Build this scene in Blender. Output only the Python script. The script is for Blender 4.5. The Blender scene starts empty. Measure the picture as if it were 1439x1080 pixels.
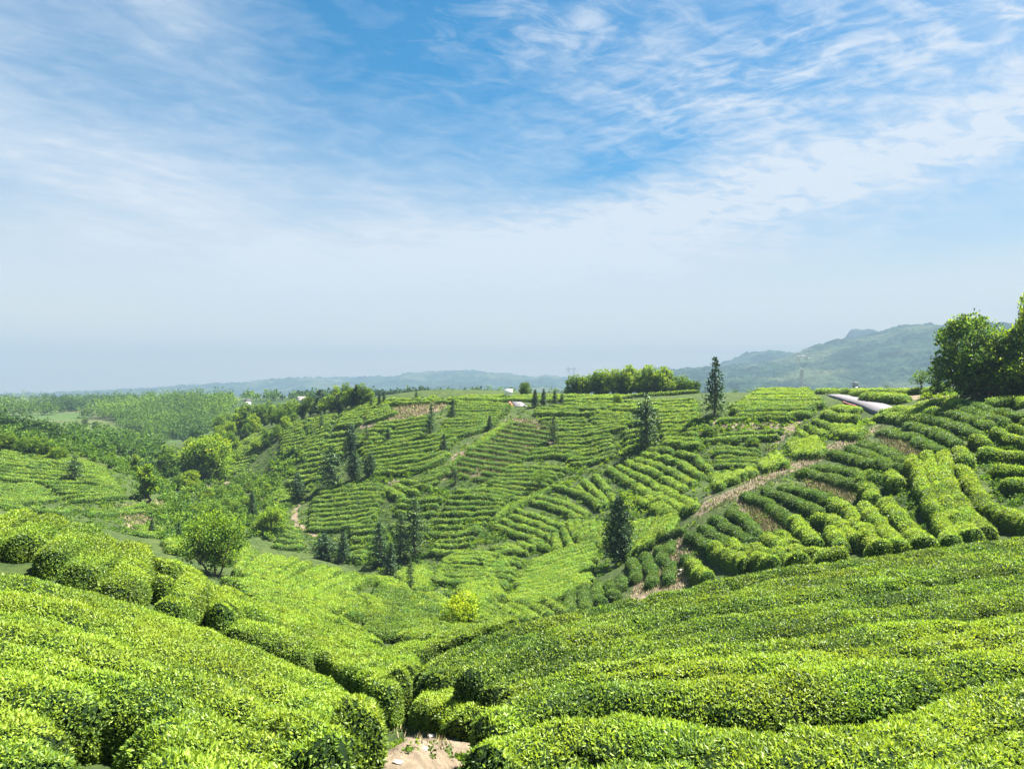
import bpy, math, random
import numpy as np
from mathutils import Vector

# ------------------------------------------------------------------ camera, sky, sun, exposure
SC = bpy.context.scene
COL = SC.collection
R = math.radians
W, H, F, CX, HY = 1439.0, 1080.0, 1040.0, 719.5, 552.0

cam_d = bpy.data.cameras.new('camera')
cam_d.sensor_width = 36.0
cam_d.lens = F / W * 36.0
cam_d.shift_y = (HY - H / 2) / W
cam_d.clip_start = 0.1
cam_d.clip_end = 40000
cam = bpy.data.objects.new('camera', cam_d)
cam.location = (0, 0, 0)
cam.rotation_euler = (R(90), 0, 0)
COL.objects.link(cam)
SC.camera = cam

SUN_AZ, SUN_EL = R(70), R(61)           # azimuth from +Y towards +X
sun_d = bpy.data.lights.new('sun', 'SUN')
sun_d.energy = 5.0
sun_d.angle = R(0.5)
sun_d.color = (1.0, 0.95, 0.86)
sun = bpy.data.objects.new('sun', sun_d)
to_sun = Vector((math.sin(SUN_AZ) * math.cos(SUN_EL), math.cos(SUN_AZ) * math.cos(SUN_EL), math.sin(SUN_EL)))
sun.rotation_euler = to_sun.to_track_quat('Z', 'Y').to_euler()
sun.location = to_sun * 50
COL.objects.link(sun)

SC.view_settings.view_transform = 'Standard'
SC.view_settings.look = 'None'
SC.view_settings.exposure = 2.5
SC.view_settings.gamma = 1.0
SC.view_settings.use_curve_mapping = False
SC.cycles.use_denoising = True
SC.cycles.max_bounces = 8
SC.cycles.diffuse_bounces = 6
SC.cycles.glossy_bounces = 2
SC.cycles.transmission_bounces = 4
SC.cycles.volume_bounces = 1
SC.cycles.transparent_max_bounces = 4


class NT:
    """tiny helper for node trees"""
    def __init__(s, tree):
        s.t = tree
        s.n = tree.nodes
        s.n.clear()

    def add(s, typ, **kw):
        nd = s.n.new(typ)
        for k, v in kw.items():
            if k.startswith('i_'):
                key = k[2:]
                key = int(key) if key.isdigit() else key.replace('_', ' ')
                nd.inputs[key].default_value = v
            else:
                setattr(nd, k, v)
        return nd

    def link(s, a, b):
        s.t.links.new(a, b)

    def val(s, x, sock):
        if isinstance(x, (int, float)):
            sock.default_value = x
        else:
            s.link(x, sock)

    def math(s, op, a, b=0.0, c=0.0, clamp=False):
        nd = s.n.new('ShaderNodeMath')
        nd.operation = op
        nd.use_clamp = clamp
        for x, i in ((a, 0), (b, 1), (c, 2)):
            s.val(x, nd.inputs[i])
        return nd.outputs[0]

    def mix(s, fac, a, b, blend='MIX'):
        nd = s.n.new('ShaderNodeMix')
        nd.data_type = 'RGBA'
        nd.blend_type = blend
        s.val(fac, nd.inputs[0])
        for x, i in ((a, 6), (b, 7)):
            if isinstance(x, tuple):
                nd.inputs[i].default_value = (*x, 1.0) if len(x) == 3 else x
            else:
                s.link(x, nd.inputs[i])
        return nd.outputs[2]

    def ramp(s, fac, stops):
        nd = s.n.new('ShaderNodeValToRGB')
        el = nd.color_ramp.elements
        while len(el) < len(stops):
            el.new(0.5)
        for e, (p, c) in zip(el, stops):
            e.position = p
            e.color = (*c, 1.0) if len(c) == 3 else c
        s.link(fac, nd.inputs[0])
        return nd.outputs[0]

    def smooth(s, x, lo, hi):
        nd = s.n.new('ShaderNodeMapRange')
        nd.interpolation_type = 'SMOOTHSTEP'
        s.val(x, nd.inputs[0])
        nd.inputs[1].default_value = lo
        nd.inputs[2].default_value = hi
        return nd.outputs[0]

    def noise(s, vec, scale, detail=4.0, rough=0.55, dist=0.0, dim='3D'):
        nd = s.n.new('ShaderNodeTexNoise')
        nd.noise_dimensions = dim
        if vec is not None:
            s.link(vec, nd.inputs['Vector'])
        nd.inputs['Scale'].default_value = scale
        nd.inputs['Detail'].default_value = detail
        nd.inputs['Roughness'].default_value = rough
        nd.inputs['Distortion'].default_value = dist
        return nd.outputs['Fac']


def build_world():
    w = bpy.data.worlds.new('World')
    SC.world = w
    w.use_nodes = True
    t = NT(w.node_tree)
    out = t.add('ShaderNodeOutputWorld')
    bg = t.add('ShaderNodeBackground', i_Strength=0.05)
    sky = t.add('ShaderNodeTexSky', sky_type='NISHITA', sun_disc=False, sun_elevation=SUN_EL, sun_rotation=SUN_AZ,
                air_density=1.0, dust_density=0.6, ozone_density=1.4, altitude=300)
    # thin cirrus: noise on a high flat layer seen along each direction of the sky
    geo = t.add('ShaderNodeTexCoord')
    sep = t.add('ShaderNodeSeparateXYZ')
    t.link(geo.outputs['Generated'], sep.inputs[0])
    x, y, z = sep.outputs
    zz = t.math('ADD', t.math('MAXIMUM', z, 0.0), 0.12)
    u = t.math('DIVIDE', x, zz)
    v = t.math('DIVIDE', y, zz)
    comb = t.add('ShaderNodeCombineXYZ')
    t.link(u, comb.inputs[0]); t.link(v, comb.inputs[1])
    def mapped(rot, sx, sy, off=(0, 0, 0)):
        q = t.add('ShaderNodeMapping')
        t.link(comb.outputs[0], q.inputs[0])
        q.inputs['Rotation'].default_value = (0, 0, R(rot))
        m = t.add('ShaderNodeMapping')
        t.link(q.outputs[0], m.inputs[0])
        m.inputs['Scale'].default_value = (sx, sy, 1)
        m.inputs['Location'].default_value = off
        return m.outputs[0]
    az = t.math('ARCTAN2', x, y)                      # 0 ahead, + to the right
    el = t.math('ARCSINE', z)
    def patch(a0, e0, sa, se, tilt=0.0):
        da = t.math('SUBTRACT', az, a0)
        de = t.math('SUBTRACT', t.math('SUBTRACT', el, e0), t.math('MULTIPLY', da, tilt))
        q = t.math('ADD', t.math('POWER', t.math('DIVIDE', da, sa), 2.0), t.math('POWER', t.math('DIVIDE', de, se), 2.0))
        return t.math('EXPONENT', t.math('MULTIPLY', q, -1.0))
    n_big = t.noise(mapped(20, 0.9, 1.3, (3.1, 1.7, 0)), 1.0, 6, 0.55, 0.5)
    n_str = t.noise(mapped(-52, 1.2, 3.6, (0.4, 5.2, 0)), 1.0, 9, 0.62, 0.9)
    n_fin = t.noise(mapped(-20, 8.0, 12.0, (7.4, 2.2, 0)), 1.0, 8, 0.62, 0.6)
    n_rip = t.noise(mapped(38, 7.0, 18.0, (2.2, 0.3, 0)), 1.0, 5, 0.55, 1.1)
    wisps = t.math('MULTIPLY', t.smooth(n_str, 0.18, 0.92), t.smooth(n_big, 0.28, 0.68))
    base = t.math('ADD', t.math('MULTIPLY', wisps, 0.34), t.math('ADD', t.math('MULTIPLY', t.smooth(n_big, 0.25, 0.8), 0.22), t.math('MULTIPLY', t.smooth(n_fin, 0.34, 0.8), 0.20)))
    band_l = patch(-0.47, 0.235, 0.36, 0.085, -0.12)
    band_r = patch(0.40, 0.262, 0.52, 0.040, 0.17)
    band_r2 = patch(0.16, 0.21, 0.34, 0.05, 0.12)
    low_c = patch(-0.05, 0.15, 0.60, 0.06, 0.0)
    tuft_l = patch(-0.42, 0.42, 0.11, 0.055, -0.45)
    rip_r = patch(0.34, 0.385, 0.24, 0.075, 0.1)
    far_r = patch(0.62, 0.42, 0.11, 0.08, 0.0)
    top_c = patch(0.06, 0.46, 0.16, 0.05, 0.0)
    blue_a = patch(-0.12, 0.46, 0.13, 0.09, -0.3)
    blue_b = patch(0.14, 0.295, 0.10, 0.028, 0.22)
    blue_c = patch(-0.60, 0.45, 0.10, 0.05, -0.4)
    blue_d = patch(0.56, 0.175, 0.18, 0.028, 0.16)
    fine = t.math('ADD', t.math('MULTIPLY', t.smooth(n_fin, 0.30, 0.72), 0.75), 0.35)
    soft = t.math('ADD', t.math('MULTIPLY', t.smooth(n_str, 0.20, 0.80), 0.35), 0.6)
    def lay(c, m, k, tex):
        return t.math('ADD', c, t.math('MULTIPLY', t.math('MULTIPLY', m, k), tex))
    c = base
    c = lay(c, band_l, 0.62, soft)
    c = lay(c, band_r, 0.95, fine)
    c = lay(c, band_r2, 0.45, fine)
    c = lay(c, low_c, 0.55, soft)
    c = lay(c, tuft_l, 0.55, t.math('ADD', t.smooth(n_str, 0.26, 0.74), 0.2))
    c = lay(c, rip_r, 0.60, t.math('ADD', t.math('MULTIPLY', t.smooth(n_rip, 0.38, 0.66), 0.7), t.math('MULTIPLY', t.smooth(n_fin, 0.38, 0.7), 0.5)))
    c = lay(c, far_r, 0.60, t.smooth(n_fin, 0.34, 0.66))
    c = lay(c, top_c, 0.40, t.smooth(n_fin, 0.36, 0.7))
    for m, k in ((blue_a, 0.14), (blue_b, 0.34), (blue_c, 0.12), (blue_d, 0.34)):
        c = t.math('SUBTRACT', c, t.math('MULTIPLY', m, k))
    c = t.math('MULTIPLY', t.math('MAXIMUM', c, 0.0), 0.95, clamp=True)
    c = t.math('MINIMUM', c, 0.9)
    hs = t.add('ShaderNodeHueSaturation', i_Hue=0.487, i_Saturation=1.75, i_Value=0.55)
    t.link(sky.outputs[0], hs.inputs['Color'])
    low = t.smooth(el, 0.34, -0.02)
    air = t.mix(t.math('MULTIPLY', low, 0.85), hs.outputs[0], LOW_COL)
    mx = t.mix(c, air, CLOUD_COL)
    t.link(mx, bg.inputs['Color'])
    t.link(bg.outputs[0], out.inputs['Surface'])


CLOUD_COL = (3.2, 3.38, 3.6)
LOW_COL = (4.9, 4.0, 2.9)
build_world()

# ------------------------------------------------------------------ numbers that vary smoothly in space
rng = np.random.default_rng(7)
_k = rng.normal(size=(14, 3)); _k /= np.linalg.norm(_k, axis=1)[:, None]
_ph = rng.uniform(0, 6.28, 14)
_fr = rng.uniform(0.6, 1.7, 14)


def wob(p, scale, seed=0):
    """smooth noise about -1..1 of points (n,3) at the given feature size"""
    p = np.asarray(p, dtype=np.float64) / scale
    s = np.zeros(len(p))
    for i in range(7):
        j = (i + seed * 3) % 14
        s += np.sin(p @ _k[j] * 6.28 * _fr[j] + _ph[j] + seed * 1.7)
    return s / 3.2


def fbm(p, scale, octs=4, seed=0):
    s = 0.0; a = 1.0; tot = 0.0
    for o in range(octs):
        s = s + a * wob(p + o * 17.3, scale / 2.0 ** o, seed + o)
        tot += a; a *= 0.5
    return s / tot


def vhash(ix, iy, iz, seed=0):
    h = (ix * 374761393 + iy * 668265263 + iz * 2147483647 + seed * 974711) & 0x7fffffff
    h = ((h ^ (h >> 13)) * 1274126177) & 0x7fffffff
    return ((h ^ (h >> 16)) & 0xffff) / 65535.0


def vnoise2(x, y, seed=0):
    ix = np.floor(x).astype(np.int64); iy = np.floor(y).astype(np.int64)
    fx = x - ix; fy = y - iy
    fx = fx * fx * (3 - 2 * fx); fy = fy * fy * (3 - 2 * fy)
    z = np.zeros_like(ix)
    a = vhash(ix, iy, z, seed); b = vhash(ix + 1, iy, z, seed)
    c = vhash(ix, iy + 1, z, seed); d = vhash(ix + 1, iy + 1, z, seed)
    return (a * (1 - fx) + b * fx) * (1 - fy) + (c * (1 - fx) + d * fx) * fy


def vfbm2(x, y, octs=5, seed=0, gain=0.5):
    s = 0; a = 1.0; tot = 0
    for o in range(octs):
        s = s + a * (vnoise2(x * 2 ** o + 31.7 * o, y * 2 ** o - 11.3 * o, seed + o) * 2 - 1)
        tot += a; a *= gain
    return s / tot


# ------------------------------------------------------------------ the lie of the land
# bearing (as a pixel column), height seen (pixel row), distance in metres, height of the crop that covers the soil there
LAND = [
    # right foreground mass
    (640,1080,6,.8),(1000,1080,6,.8),(1439,1080,6,.8),(1900,1080,6,.8),(640,1000,8.2,.8),(1000,1000,8,.8),(1439,1000,8,.8),
    (600,960,10,.8),(800,920,11.5,.8),(1000,920,11,.8),(1439,900,11,.8),(700,890,15,.8),(1000,850,16,.8),(1439,830,15.5,.8),
    (850,860,16.5,.8),(1000,803,21.5,.8),(1150,780,23,.8),(1300,760,25,.8),(1439,745,27,.8),(1700,725,29,.8),(800,850,18.5,.8),
    (1000,835,33,0),(1150,805,33,0),(1300,782,33,0),(1439,760,34,0),(850,870,30,0),(1700,740,36,0),
    # left foreground mass and the lobes behind it
    (0,1080,6,.8),(250,1080,6,.8),(450,1080,6.2,.8),(-400,1080,6,.8),(570,1060,7.7,0),(590,1032,8.5,0),(545,1090,7.2,0),(200,1000,8,.8),(400,1000,8.5,.8),(520,1000,9,.8),
    (0,900,10,.8),(200,920,10.3,.8),(-400,880,10,.8),(400,930,13.5,.8),(500,945,14,.8),(560,965,11,.8),
    (0,760,17.5,.65),(100,800,15.5,.7),(200,840,15.3,.7),(300,890,14.6,.7),(0,712,20.5,.65),(80,726,20.3,.65),(150,742,20,.65),(220,778,19,.65),
    (290,822,17.6,.65),(-400,690,22,.65),(0,732,27,0),(150,768,26.5,0),(300,852,25,0),
    (0,745,40,0),(0,722,70,0),(150,785,45,0),(150,757,68,0),(300,855,36,0),(300,830,50,0),(-400,740,50,0),
    # slope down into the bowl
    (400,890,21,.7),(480,900,24,.7),(550,925,20,.7),(550,885,34,.7),(450,870,33,.7),(360,845,34,.7),(620,885,38,.7),
    # bowl and bright field
    (330,808,58,.7),(360,773,78,.7),(440,776,80,.7),(420,826,54,.7),(512,803,70,.7),(500,840,52,.7),(560,840,54,.7),(640,840,58,.7),
    (600,870,46,.7),(650,884,45,0),(700,868,52,.7),(780,862,54,.5),(450,815,92,0),(370,800,92,0),(570,806,78,.7),(620,815,76,.7),
    # right hand spur
    (1380,748,38,.8),(1260,772,40,.8),(1150,772,44,.8),(1050,785,48,.8),(1300,690,47,.8),(1270,640,57,.8),(975,800,56,.6),
    (1020,740,60,.7),(1080,705,61,.7),(1150,660,67,.7),(1200,630,71,.7),(1280,600,74,.7),(1330,580,73,.7),(1420,571,69,.7),
    (1439,620,56,.8),(1439,680,46,.8),(1400,640,53,.8),(1700,610,56,.8),(1600,680,44,.8),(1225,690,54,.7),
    (985,722,68,0),(1050,672,76,0),(1130,642,80,0),(1200,606,87,0),(1250,590,90,0),
    (900,800,62,.6),(940,790,60,.6),(930,730,76,.6),(930,700,84,.6),(870,788,76,0),(1000,672,92,.5),(1100,632,96,.5),(1160,600,98,.5),
    (800,840,62,.6),(820,815,68,.6),(800,790,78,.6),(740,800,80,.6),(740,838,64,.6),
    # the big terraced hill
    (590,795,96,.4),(660,780,88,.5),(720,765,92,.5),(700,700,108,.6),(600,700,113,.6),(650,640,124,.6),(760,640,124,.6),
    (850,640,117,.6),(850,700,100,.6),(900,640,112,.6),(620,590,140,.6),(720,582,143,.6),(720,561,155,.5),(800,568,146,.6),(900,578,128,.6),
    (900,560,142,.6),(1000,583,112,0),(1000,560,125,.6),(1100,550,128,.6),(1090,570,114,.6),(1080,600,106,.6),(1060,640,100,.6),
    (1150,553,122,.4),(1200,560,108,0),(1245,572,94,0),(1290,567,92,0),(1300,551,112,.7),(1350,550,108,.6),(1220,551,122,.7),
    (560,562,158,.6),(480,585,162,.6),(420,600,168,.6),(350,630,172,.5),(360,660,160,.4),(400,690,140,.5),(430,720,120,.6),
    (490,690,124,.6),(440,750,112,.6),(385,748,112,0),(480,787,102,.3),(535,760,104,.6),
    # left hand hill
    (0,640,118,.6),(0,690,96,.6),(100,640,120,.6),(100,705,94,.6),(200,700,100,.6),(225,745,92,.4),(180,665,114,.6),(120,630,136,0),
    (0,620,130,0),(250,758,88,0),(-400,640,110,.6),(-400,690,90,.6),
    # ravine
    (300,742,106,0),(350,735,114,0),(270,705,132,0),(340,700,138,0),(255,668,160,0),(310,655,176,0),(210,705,108,0),
    # far valley
    (200,650,190,0),(150,625,205,0),(220,625,270,0),(100,614,250,0),(50,600,340,0),(0,595,340,0),(150,595,400,0),(250,603,390,0),
    (0,578,490,0),(100,578,480,0),(200,577,480,0),(290,572,450,0),(300,615,310,0),(-400,600,340,0),(-400,578,490,0),
    (340,600,240,0),(400,588,215,0),(470,575,205,0),(400,578,330,0),(520,567,220,0),
    (560,567,230,0),(720,566,240,0),(900,566,210,0),(1000,568,200,0),(1150,566,200,0),(1300,562,190,0),
    # right hand wood
    (1380,556,76,0),(1439,556,75,0),(1700,556,75,0),(1439,558,110,0),(1700,558,110,0),(1439,563,63,.7),
    # plain beyond
    (0,563,760,0),(200,562,760,0),(400,561,700,0),(720,559.5,600,0),(1100,560,500,0),(1439,559,420,0),(1900,560,420,0),(-500,563,760,0),
    (0,557.5,1600,0),(720,557.5,1600,0),(1439,557.5,1500,0),(0,554,5000,0),(720,554,5000,0),(1439,554,5000,0),(1900,557.5,1500,0),(-500,557.5,1600,0),
    # near the viewer's feet
    (0,1500,3,.0),(720,1500,3,.0),(1439,1500,3,.0),(-600,1500,3,0),(2000,1500,3,0),
]
A = np.array(LAND, float)
cs = -(A[:, 1] - HY) / F - A[:, 3] / A[:, 2]


def _feat(px, lnD):
    return np.stack([px / 200.0, lnD * 3.2], -1)


_P = _feat(A[:, 0], np.log(A[:, 2]))


def _tps(d2):
    return np.where(d2 > 1e-9, d2 * np.log(np.maximum(d2, 1e-9)), 0) * 0.5


_n = len(A)
_K = _tps(((_P[:, None] - _P[None]) ** 2).sum(-1)) + np.eye(_n) * 0.012
_Q = np.concatenate([np.ones((_n, 1)), _P], 1)
_M = np.block([[_K, _Q], [_Q.T, np.zeros((3, 3))]])
_sol = np.linalg.solve(_M, np.concatenate([cs, np.zeros(3)]))
PX0, PX1, DPX = -720.0, 2160.0, 8.0
LV0, LV1, DLV = math.log(2.5), math.log(6000), 0.015
gpx = np.arange(PX0, PX1 + 1, DPX)
glv = np.arange(LV0, LV1, DLV)
GS = np.zeros((len(gpx), len(glv)))
for i, p in enumerate(gpx):
    f = _feat(np.full(len(glv), np.clip(p, -420, 1860)), glv)
    k = _tps(((f[:, None] - _P[None]) ** 2).sum(-1))
    GS[i] = k @ _sol[:_n] + _sol[_n] + f @ _sol[_n + 1:]
GD = np.exp(glv)


def S_at(px, D):
    a = np.clip((np.asarray(px, float) - PX0) / DPX, 0, len(gpx) - 1.001)
    b = np.clip((np.log(np.maximum(D, 2.5)) - LV0) / DLV, 0, len(glv) - 1.001)
    i = a.astype(int); j = b.astype(int); fa = a - i; fb = b - j
    return (GS[i, j] * (1 - fa) + GS[i + 1, j] * fa) * (1 - fb) + (GS[i, j + 1] * (1 - fa) + GS[i + 1, j + 1] * fa) * fb


def ground(x, y):
    """height of the soil at world x, y (arrays)"""
    x = np.asarray(x, float); y = np.asarray(y, float)
    yy = np.maximum(y, 2.6)
    z = S_at(CX + F * x / yy, yy) * yy
    P = np.stack([x.ravel(), y.ravel(), np.zeros(x.size)], 1)
    return z + (np.clip(yy / 800.0, 0.015, 0.16).ravel() * fbm(P, 9.0, 3)).reshape(z.shape)


def cast(px, py, dmin=2.6, dmax=3000.0, h=0.0):
    """distance at which the line of sight through a pixel meets the crop of height h"""
    a = min(max((px - PX0) / DPX, 0), len(gpx) - 1.001)
    i = int(a); fa = a - i
    col = (GS[i] * (1 - fa) + GS[i + 1] * fa) + h / GD
    e = -(py - HY) / F
    m = (GD >= dmin) & (GD <= dmax)
    d = col - e
    idx = np.where(m & (d >= 0))[0]
    if len(idx) == 0:
        j = np.where(m)[0]
        return float(GD[j[np.argmax(d[j])]])
    j = idx[0]
    if j == 0 or not m[j - 1] or d[j - 1] >= 0:
        return float(GD[j])
    t = d[j - 1] / (d[j - 1] - d[j])
    return float(math.exp(glv[j - 1] + t * DLV))


def spot(px, py, dmin=2.6, dmax=3000.0, h=0.0):
    D = cast(px, py, dmin, dmax, h)
    x = (px - CX) / F * D
    return Vector((x, D, float(ground([x], [D])[0])))


# ------------------------------------------------------------------ object helpers
def tag(o, label=None, cat=None, group=None, kind=None):
    for k, v in (('label', label), ('category', cat), ('group', group), ('kind', kind)):
        if v:
            o[k] = v
    return o


def empty(name, loc, rz=0.0, scale=None):
    o = bpy.data.objects.new(name, None)
    o.location = loc
    o.rotation_euler = (0, 0, rz)
    if scale is not None:
        o.scale = scale
    COL.objects.link(o)
    return o


def mesh_quads(name, verts, quads, mats, tint=None, matidx=None, smooth=False, tris=None):
    """mesh from numpy arrays; quads (n,4), optional tris (m,3); tint and matidx are per face"""
    me = bpy.data.meshes.new(name)
    verts = np.asarray(verts, np.float32)
    nq = len(quads); nt = 0 if tris is None else len(tris)
    loops = [np.asarray(quads, np.int32).reshape(-1)] if nq else []
    if nt:
        loops.append(np.asarray(tris, np.int32).reshape(-1))
    loops = np.concatenate(loops)
    me.vertices.add(len(verts)); me.vertices.foreach_set('co', verts.reshape(-1))
    me.loops.add(len(loops)); me.loops.foreach_set('vertex_index', loops)
    me.polygons.add(nq + nt)
    st = np.concatenate([np.arange(nq) * 4, nq * 4 + np.arange(nt) * 3]).astype(np.int32)
    me.polygons.foreach_set('loop_start', st)
    if matidx is not None:
        me.polygons.foreach_set('material_index', np.asarray(matidx, np.int32))
    if smooth is not False:
        sm = np.ones(nq + nt, bool) if smooth is True else np.asarray(smooth, bool)
        me.polygons.foreach_set('use_smooth', sm)
    for m in (mats if isinstance(mats, (list, tuple)) else [mats]):
        me.materials.append(m)
    if tint is not None:
        at = me.attributes.new('tint', 'FLOAT', 'FACE')
        at.data.foreach_set('value', np.asarray(tint, np.float32))
    me.update()
    me.validate()
    return me


def link(name, me, parent=None):
    o = bpy.data.objects.new(name, me)
    COL.objects.link(o)
    if parent:
        o.parent = parent
    return o


class MB:
    """collects boxes, tubes and sheets for one mesh object"""
    def __init__(s):
        s.v = []; s.q = []; s.n = 0

    def _add(s, v, q):
        s.v.append(np.asarray(v, float)); s.q.append(np.asarray(q, int) + s.n); s.n += len(v)

    def box(s, c, size, rz=0.0):
        sx, sy, sz = [d / 2 for d in size]
        p = np.array([(x, y, z) for z in (-sz, sz) for x, y in ((-sx, -sy), (sx, -sy), (sx, sy), (-sx, sy))], float)
        ca, sa = math.cos(rz), math.sin(rz)
        p = np.stack([p[:, 0] * ca - p[:, 1] * sa, p[:, 0] * sa + p[:, 1] * ca, p[:, 2]], 1) + np.array(c)
        s._add(p, [(0, 3, 2, 1), (4, 5, 6, 7), (0, 1, 5, 4), (1, 2, 6, 5), (2, 3, 7, 6), (3, 0, 4, 7)])
        return s

    def tube(s, pts, radii, sides=6):
        pts = [np.asarray(p, float) for p in pts]
        rings = []
        for i, p in enumerate(pts):
            d = pts[min(i + 1, len(pts) - 1)] - pts[max(i - 1, 0)]
            d = d / (np.linalg.norm(d) + 1e-9)
            a = np.cross(d, (0.3, 0.9, 0.1)); a /= np.linalg.norm(a) + 1e-9
            b = np.cross(d, a)
            th = np.arange(sides) * 2 * math.pi / sides
            rings.append(p + radii[i] * (np.cos(th)[:, None] * a + np.sin(th)[:, None] * b))
        q = []
        for i in range(len(pts) - 1):
            for k in range(sides):
                k2 = (k + 1) % sides
                q.append((i * sides + k, i * sides + k2, (i + 1) * sides + k2, (i + 1) * sides + k))
        s._add(np.concatenate(rings), q)
        return s

    def prism(s, ring0, ring1):
        n = len(ring0)
        q = [(k, (k + 1) % n, n + (k + 1) % n, n + k) for k in range(n)]
        if n == 4:
            q += [(3, 2, 1, 0), (4, 5, 6, 7)]
        s._add(list(ring0) + list(ring1), q)
        return s

    def mesh(s, name, mat, smooth=False):
        return mesh_quads(name, np.concatenate(s.v), np.concatenate(s.q), mat, smooth=smooth)

    def build(s, name, mat, parent=None, smooth=False):
        return link(name, s.mesh(name, mat, smooth), parent)


# ------------------------------------------------------------------ materials
def new_mat(name):
    m = bpy.data.materials.new(name)
    m.use_nodes = True
    t = NT(m.node_tree)
    out = t.add('ShaderNodeOutputMaterial')
    return m, t, out


def leaf_mat(name, stops, trans=0.32, rough=0.42, spec=0.45, hue_noise=0.25, nscale=0.6):
    """foliage: colour from the face's own tint, some light passing through"""
    m, t, out = new_mat(name)
    at = t.add('ShaderNodeAttribute', attribute_name='tint', attribute_type='GEOMETRY')
    col = t.ramp(at.outputs['Fac'], stops)
    tc = t.add('ShaderNodeNewGeometry')
    n = t.noise(tc.outputs['Position'], nscale, 3, 0.6)
    hs = t.add('ShaderNodeHueSaturation')
    t.link(col, hs.inputs['Color'])
    t.link(t.math('ADD', t.math('MULTIPLY', t.math('SUBTRACT', n, 0.5), hue_noise * 2), 1.0), hs.inputs['Value'])
    t.link(t.math('ADD', t.math('MULTIPLY', t.math('SUBTRACT', n, 0.5), 0.06), 0.5), hs.inputs['Hue'])
    p = t.add('ShaderNodeBsdfPrincipled', i_Roughness=rough)
    p.inputs['Specular IOR Level'].default_value = spec
    t.link(hs.outputs[0], p.inputs['Base Color'])
    tr = t.add('ShaderNodeBsdfTranslucent')
    t.link(t.mix(1.0, hs.outputs[0], (1.25, 1.15, 0.6), 'MULTIPLY'), tr.inputs['Color'])
    mx = t.add('ShaderNodeMixShader', i_0=trans)
    t.link(p.outputs[0], mx.inputs[1]); t.link(tr.outputs[0], mx.inputs[2])
    t.link(mx.outputs[0], out.inputs['Surface'])
    return m


def plain(name, col, rough=0.8, noise=0.15, nscale=3.0, spec=0.3, metal=0.0):
    m, t, out = new_mat(name)
    tc = t.add('ShaderNodeNewGeometry')
    n = t.noise(tc.outputs['Position'], nscale, 5, 0.6)
    c = t.mix(t.math('MULTIPLY', n, noise * 2, clamp=True), col, tuple(x * 0.6 for x in col))
    p = t.add('ShaderNodeBsdfPrincipled', i_Roughness=rough, i_Metallic=metal)
    p.inputs['Specular IOR Level'].default_value = spec
    t.link(c, p.inputs['Base Color'])
    t.link(p.outputs[0], out.inputs['Surface'])
    return m


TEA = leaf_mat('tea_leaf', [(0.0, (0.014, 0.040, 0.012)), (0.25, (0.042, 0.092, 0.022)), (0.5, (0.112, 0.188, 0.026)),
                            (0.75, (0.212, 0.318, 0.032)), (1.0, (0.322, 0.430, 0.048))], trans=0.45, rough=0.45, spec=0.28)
TEACORE = leaf_mat('tea_inner_leaves_shade_tone', [(0.0, (0.005, 0.010, 0.004)), (0.1, (0.010, 0.022, 0.007)), (0.5, (0.040, 0.085, 0.015)), (1.0, (0.09, 0.15, 0.02))], trans=0.0, rough=0.95, spec=0.05)  # inner leaves and twigs, darkened so bare spots read as shadow gaps
CONIFER = leaf_mat('conifer_needles', [(0.0, (0.012, 0.034, 0.012)), (0.5, (0.036, 0.080, 0.026)), (0.8, (0.085, 0.145, 0.036)), (1.0, (0.14, 0.14, 0.06))],
                   trans=0.12, rough=0.6, spec=0.25, nscale=0.8)
TREELEAF = leaf_mat('tree_leaf', [(0.0, (0.014, 0.038, 0.012)), (0.3, (0.040, 0.092, 0.018)), (0.55, (0.095, 0.180, 0.020)),
                                  (0.8, (0.190, 0.300, 0.018)), (1.0, (0.32, 0.40, 0.02))], trans=0.45, rough=0.55, spec=0.15, nscale=0.7)
BARK = plain('bark', (0.13, 0.095, 0.065), 0.9, 0.5, 6.0)


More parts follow.
